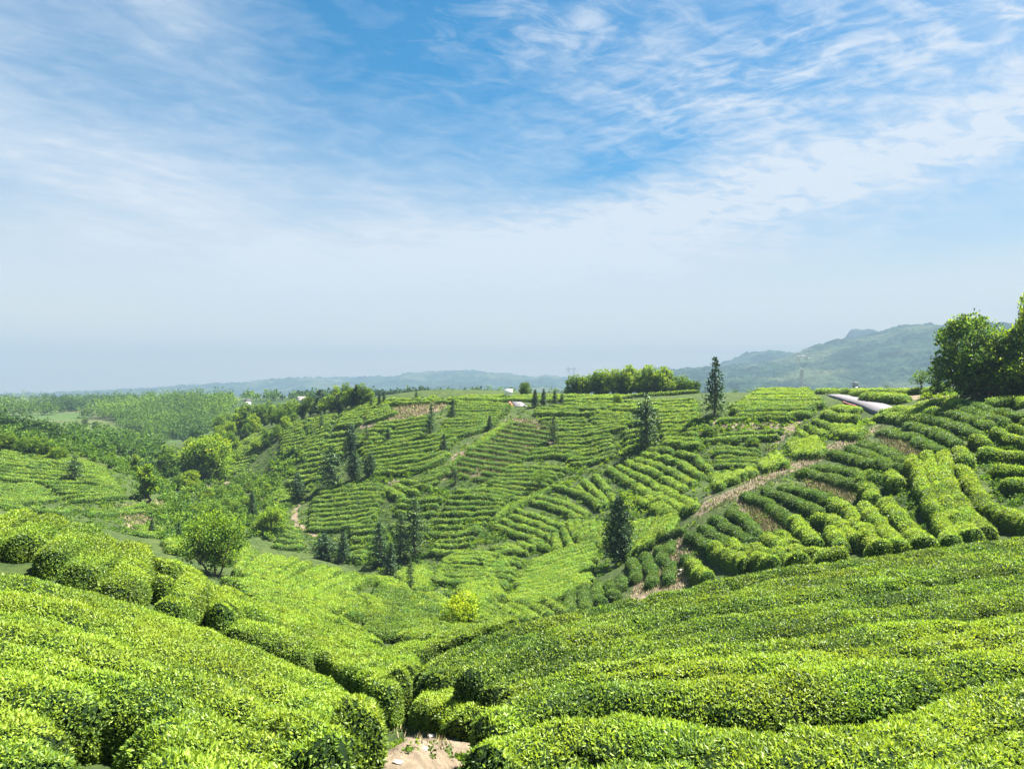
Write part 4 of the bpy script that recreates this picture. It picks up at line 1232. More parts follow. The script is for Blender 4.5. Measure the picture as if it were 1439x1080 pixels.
SOLO = [  # column, row, height, width, kind, name, label, nearest, farthest
    (303,808,84,98,BL_LIME,'broadleaf_tree','spreading yellow-green tree with several stems above the lime field',44,62),
    (207,708,58,46,BL_SPIRE,'broadleaf_tree','yellow-green tree with a dark shaded side at the ravine edge',90,140),
    (191,668,32,18,BL_SPIRE,'broadleaf_tree','slim yellow-green treetop just left of the ravine-edge tree',100,180),
    (380,750,40,46,BL_BRIGHT,'broadleaf_tree','round bright green tree below the steep left shoulder',90,140),
    (651,890,50,78,BUSH,'bush','glowing yellow-green round bush in the bowl behind the near bank',38,56),
    (757,692,38,34,BL_LOOSE,'broadleaf_tree','loose light-green tree amid the terraces above the hollow',80,130),
    (868,570,18,15,BL_BRIGHT,'broadleaf_tree','small round bright tree on the crest before the wood',110,180),
    (1294,553,40,34,BL_LOOSE,'broadleaf_tree','slender airy tree beyond the road left of the dark wood',92,130),
    (1286,552,10,22,BL_DARK,'bush','dark low bush at the foot of the slender airy tree',92,130),
    (738,558,22,20,BL_DARK,'broadleaf_tree','dark round tree on the skyline right of the white board',150,260),
    (1352,558,118,98,BL_DARK,'broadleaf_tree','big dark bronze-topped tree, left edge of the right-hand wood',70,100),
    (1392,557,112,84,BL_BRONZE,'broadleaf_tree','dark tree behind the lit ones, middle of the right-hand wood',74,110),
    (1418,558,98,80,BL_BRIGHT,'broadleaf_tree','tree with sunlit yellow-green top in front of the right-hand wood',66,90),
    (1446,556,146,60,BL_BRIGHT,'broadleaf_tree','tallest tree at the right edge of the photo',72,110),
    (1372,559,58,60,BL_MID2,'broadleaf_tree','low dark tree filling the shade under the right-hand wood',66,95),
    (1470,558,112,90,BL_BRONZE,'broadleaf_tree','dark tree cut off by the right edge of the photo',66,100),
    (1404,559,62,70,BL_MID2,'broadleaf_tree','low dark tree beneath the sunlit yellow-green top',64,95),
    (1436,559,66,60,BL_MID2,'broadleaf_tree','low dark tree at the right edge beneath the tallest tree',64,95),
    (1322,556,44,40,BL_MID2,'broadleaf_tree','small grey-green tree at the left foot of the big dark tree',70,100),
    (690,690,14,14,BL_MID2,'bush','dark shrub at the left end of the arching middle field',90,140),
    (640,668,12,12,BL_MID2,'bush','dark shrub beside the thin sapling on the brown terraces',90,140),
    (1000,610,14,26,BL_MID,'bush','dark shrub under the tallest spruce',80,130),
    (1058,628,14,24,BL_MID,'bush','green shrub in the cut under the plateau rows',80,120),
    (1035,627,12,22,BL_MID2,'bush','dark green shrub left of the one under the plateau rows',80,120),
    (880,596,8,16,BL_BRIGHT,'bush','yellow-green shrub on the crest slope left of the spruce',90,150),
    (935,728,16,22,BL_MID,'bush','yellowish shrub above the square lime rows',70,110),
    (1130,672,16,22,BL_MID2,'bush','green shrub on the dry grass bank',66,95),
    (1005,690,14,26,BL_MID,'bush','green shrub at the top of the brown strip',72,110),
    (690,842,14,14,BL_LOOSE,'bush','straggly small shrub at the foot of the hollow',54,80),
    (790,862,22,12,BL_LOOSE,'bush','dry brownish shrub left of the square dark hedges',48,66),
]
for px, py, hp, wp, kind, nm, lb, d0, d1 in SOLO:
    p = spot(px, py, d0, d1, 0.0)
    plant(kind, nm, p, hp * p.y / F, wp * p.y / F, lb, cat='bush' if nm == 'bush' else 'tree', group='bushes' if nm == 'bush' else 'broadleaf trees')

rt = random.Random(5)
def wood(pts, kinds, group, lab, hmul=1.0, d0=100, d1=300, wmul=1.0):
    """trees of one wood, named in order from left to right"""
    pts = sorted(pts)
    for k, (px, py, hp) in enumerate(pts):
        p = spot(px, py, d0, d1, 0.0)
        kd = rt.choice(kinds)
        h = hp * hmul * p.y / F * rt.uniform(0.74, 1.18)
        plant(kd, 'broadleaf_tree', p, h, h * rt.uniform(0.72, 1.0) * wmul, '%s tree from the left %s' % (ORD[k], lab), group=group)

wood([(800,562,34),(812,561,40),(826,561,36),(838,560,38),(850,561,34),(862,560,36),(874,560,34),(886,560,38),(898,560,36),(910,559,38),(922,559,38),(934,559,36),
      (946,559,32),(956,560,30),(966,560,26),(976,560,22),(818,563,26),(845,563,24),(880,562,24),(905,562,22)],
     [BL_MID, BL_BRIGHT, BL_MID2, BL_BRONZE, BL_MID2], 'trees of the crest wood', 'in the wood on the skyline crest', d0=160, d1=260)
wood([(404,590,26),(414,586,30),(424,588,28),(436,584,32),(446,582,30),(456,581,32),(466,580,34),(476,577,32),(486,575,34),(494,573,36),(502,572,34),(510,571,30),
      (518,570,26),(428,580,26),(450,576,28),(472,571,28),(490,569,30),(398,598,22),(412,596,20)],
     [BL_MID, BL_MID2, BL_PALE, BL_DARK, SPR[0]], 'trees of the ridge wood', 'in the wood along the left ridge', d0=165, d1=290)
wood([(312,628,36),(322,618,34),(332,612,36),(342,606,34),(352,604,36),(362,600,34),(372,598,34),(382,598,32),(392,597,28),(330,636,32),(345,620,30),(357,612,28),
      (338,600,26),(352,592,24),(366,588,24),(380,586,24),(394,588,24),(308,612,28),(320,604,24),(402,604,22),(376,628,24),(390,618,22),(360,634,20)],
     [BL_MID, BL_PALE, BL_MID2, BL_BRIGHT, BL_MID], 'trees on the slope between ravine and ridge', 'on the slope between ravine and ridge', d0=150, d1=300)
wood([(262,672,44),(276,676,46),(290,676,56),(304,668,52),(316,654,44),(300,652,52),(284,650,40),(270,648,34),(256,652,28),(246,668,30),(232,672,40),(240,650,24),(322,640,34),(330,652,26),(268,690,30),(250,690,26)],
     [BL_BRIGHT, BL_MID, BL_BRIGHT, BL_MID2, BL_PALE], 'trees of the ravine wood', 'in the bright ravine wood', d0=120, d1=230, wmul=1.1)
wood([(8,634,26),(20,634,24),(32,636,26),(44,637,28),(56,640,26),(66,642,22),(76,645,22),(85,647,18),(-12,632,28)],
     [BL_BRIGHT, BL_MID, BL_MID2], 'trees behind the left hill', 'behind the top of the left hill', d0=110, d1=170, wmul=1.2)
wood([(285,720,22),(300,728,24),(316,716,22),(330,726,22),(345,716,20),(270,722,18),(362,706,16),(310,700,20),(330,696,18),(292,704,18),(350,690,14),(376,694,16)],
     [BL_MID2, BL_MID, BL_PALE], 'small trees on the ravine floor', 'on the ravine floor', d0=90, d1=190, wmul=1.35)
wood([(142,622,22),(48,603,12),(60,606,8),(108,634,12),(138,645,8),(172,636,12),(182,626,10),(200,630,12),(215,626,12),(160,650,10),(178,655,9),(120,600,14),(134,604,13),(100,600,10)],
     [BL_MID2, BL_DARK, SPR[0]], 'scattered trees in the far valley', 'scattered in the far left valley', d0=170, d1=420, wmul=1.1)


def scatter_crowns(name, spots, mat, seed, label, cat):
    """one mass of crowns: (point, height, width, leafy quads, card size, tint low, tint high)"""
    r = np.random.default_rng(seed)
    Vs, Qs, Ts, off = [], [], [], 0
    for p, h, w, k, sz, t0, t1 in spots:
        nl = max(3, k // 18)
        u = r.normal(size=(nl, 3)); u /= np.linalg.norm(u, axis=1)[:, None]; u *= r.uniform(0.25, 0.75, nl)[:, None]
        u[:, 2] = np.abs(u[:, 2]) * 0.9
        wh = r.integers(0, nl, k)
        d = r.normal(size=(k, 3)); d /= np.linalg.norm(d, axis=1)[:, None]
        q = u[wh] * np.array([w * 0.5, w * 0.5, h * 0.75]) + d * np.array([w, w, h * 0.8]) * 0.2 + np.array([0, 0, h * 0.22])
        V, Q = cards(q + np.asarray(p), d, sz, r, aspect=0.75, up=0.1, spread=0.5)
        g = r.uniform(t0, t1)
        Vs.append(V); Qs.append(Q + off); off += len(V)
        Ts.append(np.clip(g + r.uniform(-0.12, 0.16, k), 0, 1))
    me = mesh_quads(name, np.concatenate(Vs), np.concatenate(Qs), mat, tint=np.concatenate(Ts))
    tag(link(name, me), label, cat, kind='stuff')


def build_masses():
    r = np.random.default_rng(77)
    sp = []
    def fill(poly, n, d0, d1, h0, h1, k, sz, t0, t1, wm=0.9):
        xs = [p[0] for p in poly]; ys = [p[1] for p in poly]
        c = 0
        while c < n:
            px, py = r.uniform(min(xs), max(xs)), r.uniform(min(ys), max(ys))
            if not in_poly(np.array([px]), np.array([py]), poly)[0]:
                continue
            p = spot(px, py, d0, d1, 0.0)
            h = r.uniform(h0, h1)
            a, b = t0, t1
            if p.y > 170 and h0 > 2:
                q = float(vnoise2(np.array([p.x / 26.0]), np.array([p.y / 60.0]), 4)[0])
                if float(vnoise2(np.array([p.x / 38.0]), np.array([p.y / 70.0]), 9)[0]) < 0.30:
                    c += 1
                    continue
                a = t0 + (t1 - t0) * max(0.0, q - 0.18); b = a + 0.18
                h *= 0.7 + 0.7 * q
            sp.append((p, h, h * wm * r.uniform(0.8, 1.2), k, sz, a, b)); c += 1
    # far woods across the valley and on the plain
    fill([(-120,568),(60,566),(180,564),(300,566),(330,572),(300,600),(262,615),(210,612),(150,590),(80,584),(-120,588)], 900, 300, 700, 7, 14, 150, 0.85, 0.08, 0.66)
    fill([(160,580),(300,580),(285,622),(230,618),(170,606)], 260, 280, 520, 6, 11, 150, 0.75, 0.10, 0.66)
    fill([(-60,596),(60,604),(150,606),(232,618),(228,645),(150,640),(90,626),(-60,606)], 190, 190, 470, 2.5, 7, 90, 0.6, 0.12, 0.66)
    fill([(-120,561),(330,560),(330,566),(-120,567)], 190, 560, 1300, 6, 10, 60, 1.3, 0.12, 0.5)
    fill([(330,558),(800,557),(800,561),(330,564)], 200, 420, 1300, 4, 9, 60, 1.3, 0.12, 0.5)
    fill([(980,556),(1340,555),(1340,560),(980,560)], 170, 420, 1300, 4, 9, 60, 1.3, 0.12, 0.5)
    fill([(95,618),(180,606),(230,630),(220,652),(150,642),(100,632)], 60, 170, 400, 2.5, 6, 60, 0.7, 0.15, 0.5)
    scatter_crowns('distant_woods', sp, TREELEAF, 5, 'hazy mixed woods spread over the far valley and plain', 'woods')
    sp.clear()
    # rough growth of the ravine and of the unplanted strips
    fill([(230,690),(262,676),(330,668),(360,672),(392,680),(402,712),(400,740),(380,760),(330,752),(280,745),(235,725)], 420, 84, 190, 0.8, 2.2, 70, 0.34, 0.25, 0.66, 1.5)
    fill([(210,712),(240,724),(330,760),(330,775),(240,768),(205,745)], 150, 78, 130, 0.6, 1.5, 60, 0.3, 0.3, 0.62, 1.5)
    fill([(390,640),(430,622),(440,640),(410,672),(372,690),(362,672)], 90, 120, 200, 0.7, 1.6, 46, 0.36, 0.3, 0.66, 1.6)
    fill([(60,636),(120,640),(190,662),(250,680),(232,700),(180,668),(120,646)], 100, 110, 190, 0.7, 2.0, 50, 0.36, 0.25, 0.6, 1.5)
    fill([(690,715),(735,690),(830,640),(900,610),(920,625),(850,655),(740,712),(700,735)], 170, 84, 150, 0.3, 0.9, 30, 0.26, 0.3, 0.75, 1.8)
    fill([(600,740),(690,735),(720,760),(640,772),(600,770)], 90, 80, 120, 0.4, 1.0, 30, 0.26, 0.35, 0.75, 1.8)
    fill([(860,690),(935,700),(960,720),(900,730),(880,760),(850,740)], 90, 64, 110, 0.4, 1.0, 30, 0.24, 0.4, 0.8, 1.7)
    fill([(900,600),(1000,590),(1120,588),(1100,605),(1000,612),(990,640),(910,615)], 150, 80, 140, 0.3, 0.8, 30, 0.24, 0.35, 0.75, 1.8)
    fill([(1000,655),(1090,640),(1180,600),(1240,588),(1220,604),(1130,640),(1060,664),(1000,690)], 170, 66, 120, 0.3, 0.8, 34, 0.2, 0.35, 0.8, 1.8)
    fill([(520,740),(600,745),(600,790),(540,800),(500,790)], 110, 78, 125, 0.4, 1.1, 34, 0.26, 0.2, 0.6, 1.6)
    fill([(560,690),(620,684),(640,700),(600,720),(560,712)], 70, 90, 130, 0.3, 0.9, 30, 0.26, 0.35, 0.7, 1.7)
    fill([(400,690),(440,680),(540,668),(600,664),(560,680),(440,692)], 70, 95, 140, 0.4, 1.0, 30, 0.26, 0.35, 0.7, 1.7)
    fill([(590,800),(720,820),(780,845),(700,850),(590,832)], 70, 50, 92, 0.25, 0.6, 30, 0.18, 0.35, 0.75, 1.8)
    fill([(1290,552),(1345,550),(1345,562),(1290,563)], 40, 80, 112, 0.4, 0.9, 30, 0.2, 0.45, 0.85, 1.5)
    hill = [(330,640),(420,600),(560,566),(720,566),(1000,566),(1160,566),(1230,590),(1000,690),(900,780),(760,860),(560,860),(480,790),(380,770)]
    fill(hill, 5200, 46, 190, 0.15, 0.55, 18, 0.22, 0.20, 0.75, 2.4)
    fill([(-60,625),(60,635),(180,665),(245,745),(190,760),(60,725),(-60,715)], 1100, 80, 150, 0.12, 0.42, 16, 0.22, 0.25, 0.7, 2.6)
    fill([(880,800),(1000,690),(1240,590),(1400,560),(1439,580),(1439,740),(1250,765),(1000,800)], 900, 32, 100, 0.08, 0.3, 16, 0.15, 0.25, 0.75, 2.6)
    fill([(1375,600),(1439,590),(1439,740),(1400,700),(1370,650)], 260, 32, 80, 0.2, 0.6, 26, 0.14, 0.15, 0.6, 2.0)
    fill([(1225,640),(1290,640),(1330,750),(1240,765),(1200,700)], 200, 32, 80, 0.2, 0.5, 26, 0.14, 0.15, 0.6, 2.0)
    fill([(545,1040),(640,1020),(700,1040),(700,1075),(560,1060)], 26, 5, 9, 0.04, 0.10, 22, 0.035, 0.3, 0.7, 2.2)
    fill([(-60,596),(60,600),(170,622),(240,660),(200,668),(120,640),(60,634),(-60,622)], 330, 118, 300, 0.5, 2.6, 50, 0.42, 0.15, 0.62, 1.5)
    fill([(500,566),(640,559),(700,559),(640,563),(520,570)], 60, 130, 240, 0.4, 1.2, 40, 0.36, 0.3, 0.75, 1.8)
    fill([(255,742),(300,770),(345,776),(340,760),(300,752)], 70, 64, 120, 0.4, 1.2, 40, 0.26, 0.3, 0.7, 1.8)
    fill([(440,770),(600,792),(600,800),(540,800),(450,784)], 60, 76, 120, 0.3, 0.9, 34, 0.24, 0.2, 0.65, 1.8)
    scatter_crowns('undergrowth', sp, TREELEAF, 6, 'tangled weeds and low scrub in the ravine and between the tea plots', 'undergrowth')


build_masses()


def build_grass():
    """thin blades over the open soil and path edges"""
    r = np.random.default_rng(3)
    P = []
    for poly, d0, d1, n in ([(962,725),(1060,670),(1245,596),(1215,622),(1120,665),(1010,716)], 56, 100, 3000), ([(1036,698),(1112,742),(1070,748)], 45, 80, 1600), \
            ([(1122,664),(1225,688),(1200,704),(1140,690)], 45, 85, 1600), ([(722,588),(800,596),(745,640),(700,668),(610,672),(690,610)], 90, 170, 3500), \
            ([(95,1055),(120,1000),(165,1005),(150,1060)], 4, 12, 900), ([(540,1030),(568,1012),(610,1030),(640,1050),(632,1060),(575,1040)], 4, 12, 40), ([(1235,612),(1280,620),(1300,640),(1260,640)], 45, 90, 900), ([(160,712),(232,704),(240,748),(190,752)], 80, 130, 900), ([(508,592),(540,578),(585,567),(630,565),(618,576),(560,590)], 120, 200, 900), ([(880,840),(930,760),(960,745),(975,790),(960,830)], 50, 70, 900), ([(225,845),(300,832),(300,862),(240,866)], 12, 26, 500):
        xs = [p[0] for p in poly]; ys = [p[1] for p in poly]
        px = r.uniform(min(xs), max(xs), n * 2); py = r.uniform(min(ys), max(ys), n * 2)
        m = np.where(in_poly(px, py, poly))[0][:n]
        P += [spot(px[i], py[i], d0, d1, 0.0) for i in m]
    P = np.array([tuple(p) for p in P])
    k = 4
    P = np.repeat(P, k, 0) + r.normal(0, 1, (len(P) * k, 3)) * np.array([1, 1, 0]) * (0.004 * np.repeat(P[:, 1], k) + 0.03)[:, None]
    P[:, 2] = ground(P[:, 0], P[:, 1]) - 0.02
    size = 0.07 + 0.0030 * P[:, 1]
    V, Q = cards(P, np.tile([[0, 0, 1.0]], (len(P), 1)), size, r, aspect=0.16, up=0.8, spread=0.4)
    m, t, out = new_mat('dry_grass_blade')
    at = t.add('ShaderNodeAttribute', attribute_name='tint', attribute_type='GEOMETRY')
    p = t.add('ShaderNodeBsdfPrincipled', i_Roughness=0.8)
    t.link(t.ramp(at.outputs['Fac'], [(0.0, (0.06, 0.10, 0.02)), (0.45, (0.20, 0.20, 0.06)), (0.8, (0.42, 0.34, 0.18)), (1.0, (0.36, 0.24, 0.17))]), p.inputs['Base Color'])
    t.link(p.outputs[0], out.inputs['Surface'])
    tag(link('dry_grass', mesh_quads('dry_grass', V, Q, m, tint=r.random(len(Q)))), 'dry straw-coloured grass on the banks and bare strips', 'grass', kind='stuff')


build_grass()


# ------------------------------------------------------------------ roads, boards, houses, pylons
ASPHALT = plain('asphalt', (0.125, 0.12, 0.13), 0.9, 0.2, 1.5)
REDPAVE = plain('red_painted_edge', (0.26, 0.095, 0.08), 0.85, 0.2, 2.0)
CONCRETE = plain('pale_concrete', (0.20, 0.18, 0.16), 0.9, 0.25, 1.2)
DIRT = plain('pale_dirt', (0.30, 0.25, 0.18), 0.95, 0.3, 1.0)
WHITE = plain('white_paint', (0.80, 0.80, 0.78), 0.6, 0.1, 2.0)
PLASTER = plain('pale_plaster', (0.66, 0.60, 0.55), 0.9, 0.2, 1.0)
TILE = plain('dark_roof_tiles', (0.07, 0.07, 0.08), 0.8, 0.3, 2.0)
REDTILE = plain('red_roof_tiles', (0.40, 0.16, 0.11), 0.85, 0.3, 2.0)
GLASS = plain('dark_glass', (0.03, 0.04, 0.05), 0.15, 0.1, 1.0, spec=0.6)
STEEL = plain('galvanised_steel', (0.34, 0.35, 0.36), 0.5, 0.1, 1.0)
STONE = plain('pale_stone', (0.38, 0.35, 0.30), 0.85, 0.35, 3.0)


def strip(name, left, right, mat, d0, d1, lift, n=24, thick=0.12):
    """a ribbon of paving laid on the land between two traced edges"""
    Lp, Rp = _spl(left, n), _spl(right, n)
    V = []
    for (ax, ay), (bx, by) in zip(Lp, Rp):
        for px, py in ((ax, ay), (bx, by)):
            p = spot(px, py, d0, d1, 0.0); V.append((p.x, p.y, p.z))
    V = np.array(V)
    z = V[:, 2].reshape(n, 2)
    zz = z.max(1)
    for _ in range(3):
        zz[1:-1] = 0.25 * zz[:-2] + 0.5 * zz[1:-1] + 0.25 * zz[2:]
    z = 0.5 * z + 0.5 * zz[:, None]
    V[:, 2] = z.ravel() + lift
    lo = V.copy(); lo[:, 2] -= thick + 0.5
    q = []
    for i in range(n - 1):
        a, b, c, d = 2 * i, 2 * i + 1, 2 * i + 3, 2 * i + 2
        q += [(a, b, c, d), (a, d, d + 2 * n, a + 2 * n), (b, b + 2 * n, c + 2 * n, c)]
    o = link(name, mesh_quads(name, np.concatenate([V, lo]), np.array(q), mat))
    tag(o, kind='structure')
    return o


strip('road', [(1149,551.5),(1168,557.5),(1196,567.5),(1212,574),(1226,580),(1252,590)], [(1157,551.0),(1190,556),(1222,562.5),(1246,568.5),(1264,574),(1292,583)], ASPHALT, 80, 128, 0.10)
strip('road_edge', [(1184,565.2),(1196,570.5),(1208,575.5)], [(1186,563.9),(1198,568.4),(1210,573.4)], REDPAVE, 86, 122, 0.13, 10)
strip('crest_road', [(714,559.5),(718,564),(724,572)], [(721,559.0),(730,563.5),(742,572)], ASPHALT, 120, 170, 0.12, 10)
strip('crest_road_edge', [(710.5,559.5),(713.5,564),(719,572)], [(713,559.5),(716.5,564),(722.5,572)], REDPAVE, 120, 170, 0.16, 10)
strip('valley_road', [(-40,594.5),(0,594.5),(36,595.5),(74,601.5),(98,600.8)], [(-40,593.2),(0,593.2),(36,594.2),(74,600.3),(98,599.9)], DIRT, 250, 480, 0.4, 24)


def board(px, py, wpx, hpx, d0, d1):
    p = spot(px, py, d0, d1, 0.0)
    e = tag(empty('roadside_board', p), 'small plain white board standing on the skyline at the head of the crest road', 'board')
    w, h = wpx * p.y / F, hpx * p.y / F
    MB().box((0, 0, 0.9 + h / 2), (w, 0.08, h)).build('panel', WHITE, e)
    f = MB()
    f.box((0, 0, 0.9 - 0.03), (w + 0.1, 0.12, 0.06)).box((0, 0, 0.9 + h + 0.03), (w + 0.1, 0.12, 0.06))
    f.build('frame', STEEL, e)
    for s in (-1, 1):
        MB().tube([(s * w * 0.4, 0.09, -0.2), (s * w * 0.4, 0.09, 0.9 + h)], [0.05, 0.05], 6).build('post', STEEL, e)


board(714.5, 561, 11.5, 8, 130, 175)


def house(name, px, py, wpx, hpx, d0, d1, label, wall, roof, storeys=1, rz=0.2):
    p = spot(px, py, d0, d1, 0.0)
    w, h = wpx * p.y / F, hpx * p.y / F
    dp = w * 0.7
    e = tag(empty(name, p, rz), label, 'house', 'houses far away')
    MB().box((0, 0, h * 0.31), (w, dp, h * 0.70)).build('wall', wall, e)
    r0 = [(-w * .56, -dp * .6, h * .66), (w * .56, -dp * .6, h * .66), (w * .56, dp * .6, h * .66), (-w * .56, dp * .6, h * .66)]
    r1 = [(-w * .50, -dp * .04, h), (w * .50, -dp * .04, h), (w * .50, dp * .04, h), (-w * .50, dp * .04, h)]
    MB().prism(r0, r1).build('roof', roof, e)
    for k in range(storeys):
        z = h * 0.62 * (k + 0.55) / storeys
        for s in (-0.28, 0.0, 0.28):
            if k == 0 and s == 0.0:
                MB().box((0, -dp / 2 - 0.02, h * 0.16), (w * 0.14, 0.08, h * 0.34)).build('door', TILE, e)
            else:
                MB().box((s * w, -dp / 2 - 0.02, z), (w * 0.15, 0.08, h * 0.26 / storeys)).build('window', GLASS, e)


house('farmhouse', 296, 568, 7, 7, 420, 640, 'pinkish far farmhouse at the end of the valley field', PLASTER, REDTILE)
house('farmhouse', 309, 568, 8, 7, 420, 640, 'cream far farmhouse right of the pinkish one', WHITE, PLASTER, 1, -0.2)
house('farmhouse', 348, 570, 8, 9, 420, 640, 'tall white far house left of the ridge wood', WHITE, TILE, 2)
house('farmhouse', 424, 566, 11, 9, 360, 640, 'pale far house peeping over the ridge wood', PLASTER, PLASTER, 2, 0.1)
house('farmhouse', 547, 561, 8, 5, 300, 620, 'small white far house on the skyline above the fallow patch', WHITE, PLASTER, 1, 0.0)
house('farmhouse', 229, 566, 6, 6, 480, 700, 'tiny pale house among the far woods left of the farmhouses', PLASTER, TILE, 1, 0.0)
house('farmhouse', 617, 559, 5, 4, 330, 620, 'tiny white far house on the skyline left of the white board', WHITE, PLASTER, 1, 0.0)
house('farmhouse', 175, 570, 7, 4, 420, 640, 'small pale house in the far woods above the valley', WHITE, PLASTER, 1, 0.3)


def barn():
    p = spot(218, 640, 200, 320, 0.0)
    k = p.y / F
    e = tag(empty('barn', p, -0.25), 'dark-roofed shed with a pale front down in the valley', 'barn')
    w, d, h = 17 * k, 10 * k, 9 * k
    MB().box((0, 0, h * 0.2), (w * 0.92, d * 0.9, h * 0.5)).build('wall', WHITE, e)
    r0 = [(-w / 2, -d * .6, h * .42), (w / 2, -d * .6, h * .42), (w / 2, d * .6, h * .95), (-w / 2, d * .6, h * .95)]
    MB().prism(r0, [(x, y, z + 0.12) for x, y, z in r0]).build('roof', TILE, e)
    MB().box((w * 0.1, -d * 0.45 - 0.02, h * 0.14), (w * 0.2, 0.08, h * 0.3)).build('door', TILE, e)


barn()


def pavilion():
    p = spot(1202, 552, 300, 420, 0.0)
    k = p.y / F
    zt = -(536.5 - HY) * k
    p.z = max(p.z, zt - 14 * k)
    H = zt - p.z
    e = tag(empty('pavilion', p), 'tiny two-tier pavilion with dark roofs beyond the grey road', 'pavilion')
    w = 10 * k
    MB().box((0, 0, H * 0.25), (w, w * 0.8, H * 0.5)).build('wall', WHITE, e)
    def roof(z0, z1, a, b):
        return MB().prism([(-a, -a, z0), (a, -a, z0), (a, a, z0), (-a, a, z0)], [(-b, -b, z1), (b, -b, z1), (b, b, z1), (-b, b, z1)])
    roof(H * .50, H * .64, w * .66, w * .3).build('lower_roof', TILE, e)
    MB().box((0, 0, H * .71), (w * .45, w * .45, H * .15)).build('upper_wall', WHITE, e)
    roof(H * .785, H, w * .42, w * .05).build('upper_roof', TILE, e)


pavilion()


def pylon_meshes():
    """lattice tower, 40 m tall, Y-shaped head"""
    t = MB(); a = MB()
    def leg(z):
        return 3.6 - 2.5 * min(1, z / 26.0)
    zs = [0, 6, 11, 15.5, 19.5, 23, 26]
    for i in range(len(zs) - 1):
        z0, z1 = zs[i], zs[i + 1]; w0, w1 = leg(z0), leg(z1)
        c0 = [(-w0, -w0, z0), (w0, -w0, z0), (w0, w0, z0), (-w0, w0, z0)]
        c1 = [(-w1, -w1, z1), (w1, -w1, z1), (w1, w1, z1), (-w1, w1, z1)]
        for k in range(4):
            t.tube([c0[k], c1[k]], [0.22, 0.20], 4)
            t.tube([c0[k], c1[(k + 1) % 4]], [0.13, 0.13], 3)
            t.tube([c0[(k + 1) % 4], c1[k]], [0.13, 0.13], 3)
            t.tube([c1[k], c1[(k + 1) % 4]], [0.13, 0.13], 3)
    for s in (-1, 1):
        a.tube([(s * 1.1, 0, 26), (s * 6.5, 0, 33), (s * 6.8, 0, 40)], [0.26, 0.24, 0.18], 4)
        a.tube([(0, 0, 28), (s * 5.6, 0, 34.2)], [0.16, 0.16], 3)
        a.tube([(s * 6.5, 0, 33), (s * 4.0, 0, 36.0), (s * 6.8, 0, 38.5)], [0.14, 0.14, 0.12], 3)
        a.tube([(s * 6.5, 0, 36.4), (s * 10.5, 0, 36.0)], [0.18, 0.10], 3)
    a.tube([(-10.5, 0, 36), (10.5, 0, 36)], [0.2, 0.2], 4)
    a.tube([(-6.8, 0, 38), (6.8, 0, 38)], [0.18, 0.18], 4)
    for k in range(-6, 7, 2):
        a.tube([(k, 0, 36), (k + 1, 0, 38)], [0.10, 0.10], 3); a.tube([(k + 1, 0, 38), (k + 2, 0, 36)], [0.10, 0.10], 3)
    ins = []
    for x in (-10, -3.2, 3.2, 10):
        ins.append(MB().tube([(x, 0, 36), (x, 0, 32.6)], [0.16, 0.16], 4).mesh('insulator', STEEL))
    return t.mesh('tower', STEEL), a.mesh('cross_arm', STEEL), ins


PY = pylon_meshes()
for px, top, D, lb, rz in ((1127, 497, 560, 'white lattice pylon rising behind the plateau rows, largest of all', 0.1),
                           (1059, 510, 1600, 'faint lattice pylon before the small blue hill', 0.3),
                           (925, 512, 1750, 'very faint pylon on the skyline left of the tallest spruce', 0.3),
                           (803, 514, 1750, 'very faint pylon on the skyline above the crest wood', 0.3),
                           (73, 558, 620, 'pale pylon among the far woods at the left', 0.5),
                           (248, 543, 1700, 'ghostly pylon before the far blue range', 0.4)):
    x = (px - CX) / F * D
    z = float(ground([x], [D])[0])
    h = -(top - HY) / F * D - z
    e = tag(empty('pylon', (x, D, z), rz, (h / 56, h / 56, h / 40)), lb, 'pylon', 'power pylons')
    link('tower', PY[0], e); link('cross_arm', PY[1], e)
    for m in PY[2]:
        link('insulator', m, e)


def stones():
    r = random.Random(8)
    for px, py, w, d0, d1, lb in ((957.5, 801, 0.24, 50, 66, 'upper white stone of the steps below the brown strip'), (955.5, 807, 0.18, 50, 66, 'lower white stone of the steps below the brown strip'),
                                  (960, 797.5, 0.15, 50, 66, 'topmost white stone of the steps below the brown strip'),
                                  (607, 1036, 0.07, 4, 12, 'tan stone at the top right edge of the dirt path'), (597, 1052, 0.045, 4, 12, 'flat pale stone in the middle of the dirt path'),
                                  (559, 1071, 0.05, 4, 12, 'white stone low on the dirt path'), (455, 1077, 0.06, 4, 9, 'pinkish stone under the overhanging lime bush')):
        p = spot(px, py, d0, d1, 0.0)
        me = bpy.data.meshes.new('stone')
        import bmesh
        bm = bmesh.new()
        bmesh.ops.create_icosphere(bm, subdivisions=3, radius=1.0)
        co = np.array([v.co[:] for v in bm.verts])
        k = 1 + 0.22 * wob(co, 1.1, r.randint(0, 9)) + 0.08 * wob(co, 0.45, 3)
        for v, f in zip(bm.verts, k):
            v.co *= f
            v.co.z *= 0.5
        bm.to_mesh(me); bm.free()
        me.materials.append(STONE)
        for pl in me.polygons:
            pl.use_smooth = True
        o = link('stone', me)
        o.location = (p.x, p.y, p.z + w * 0.1); o.scale = (w, w * 0.8, w * 0.8); o.rotation_euler = (0, 0, r.uniform(0, 6))
        tag(o, lb, 'stone', 'stones')


stones()


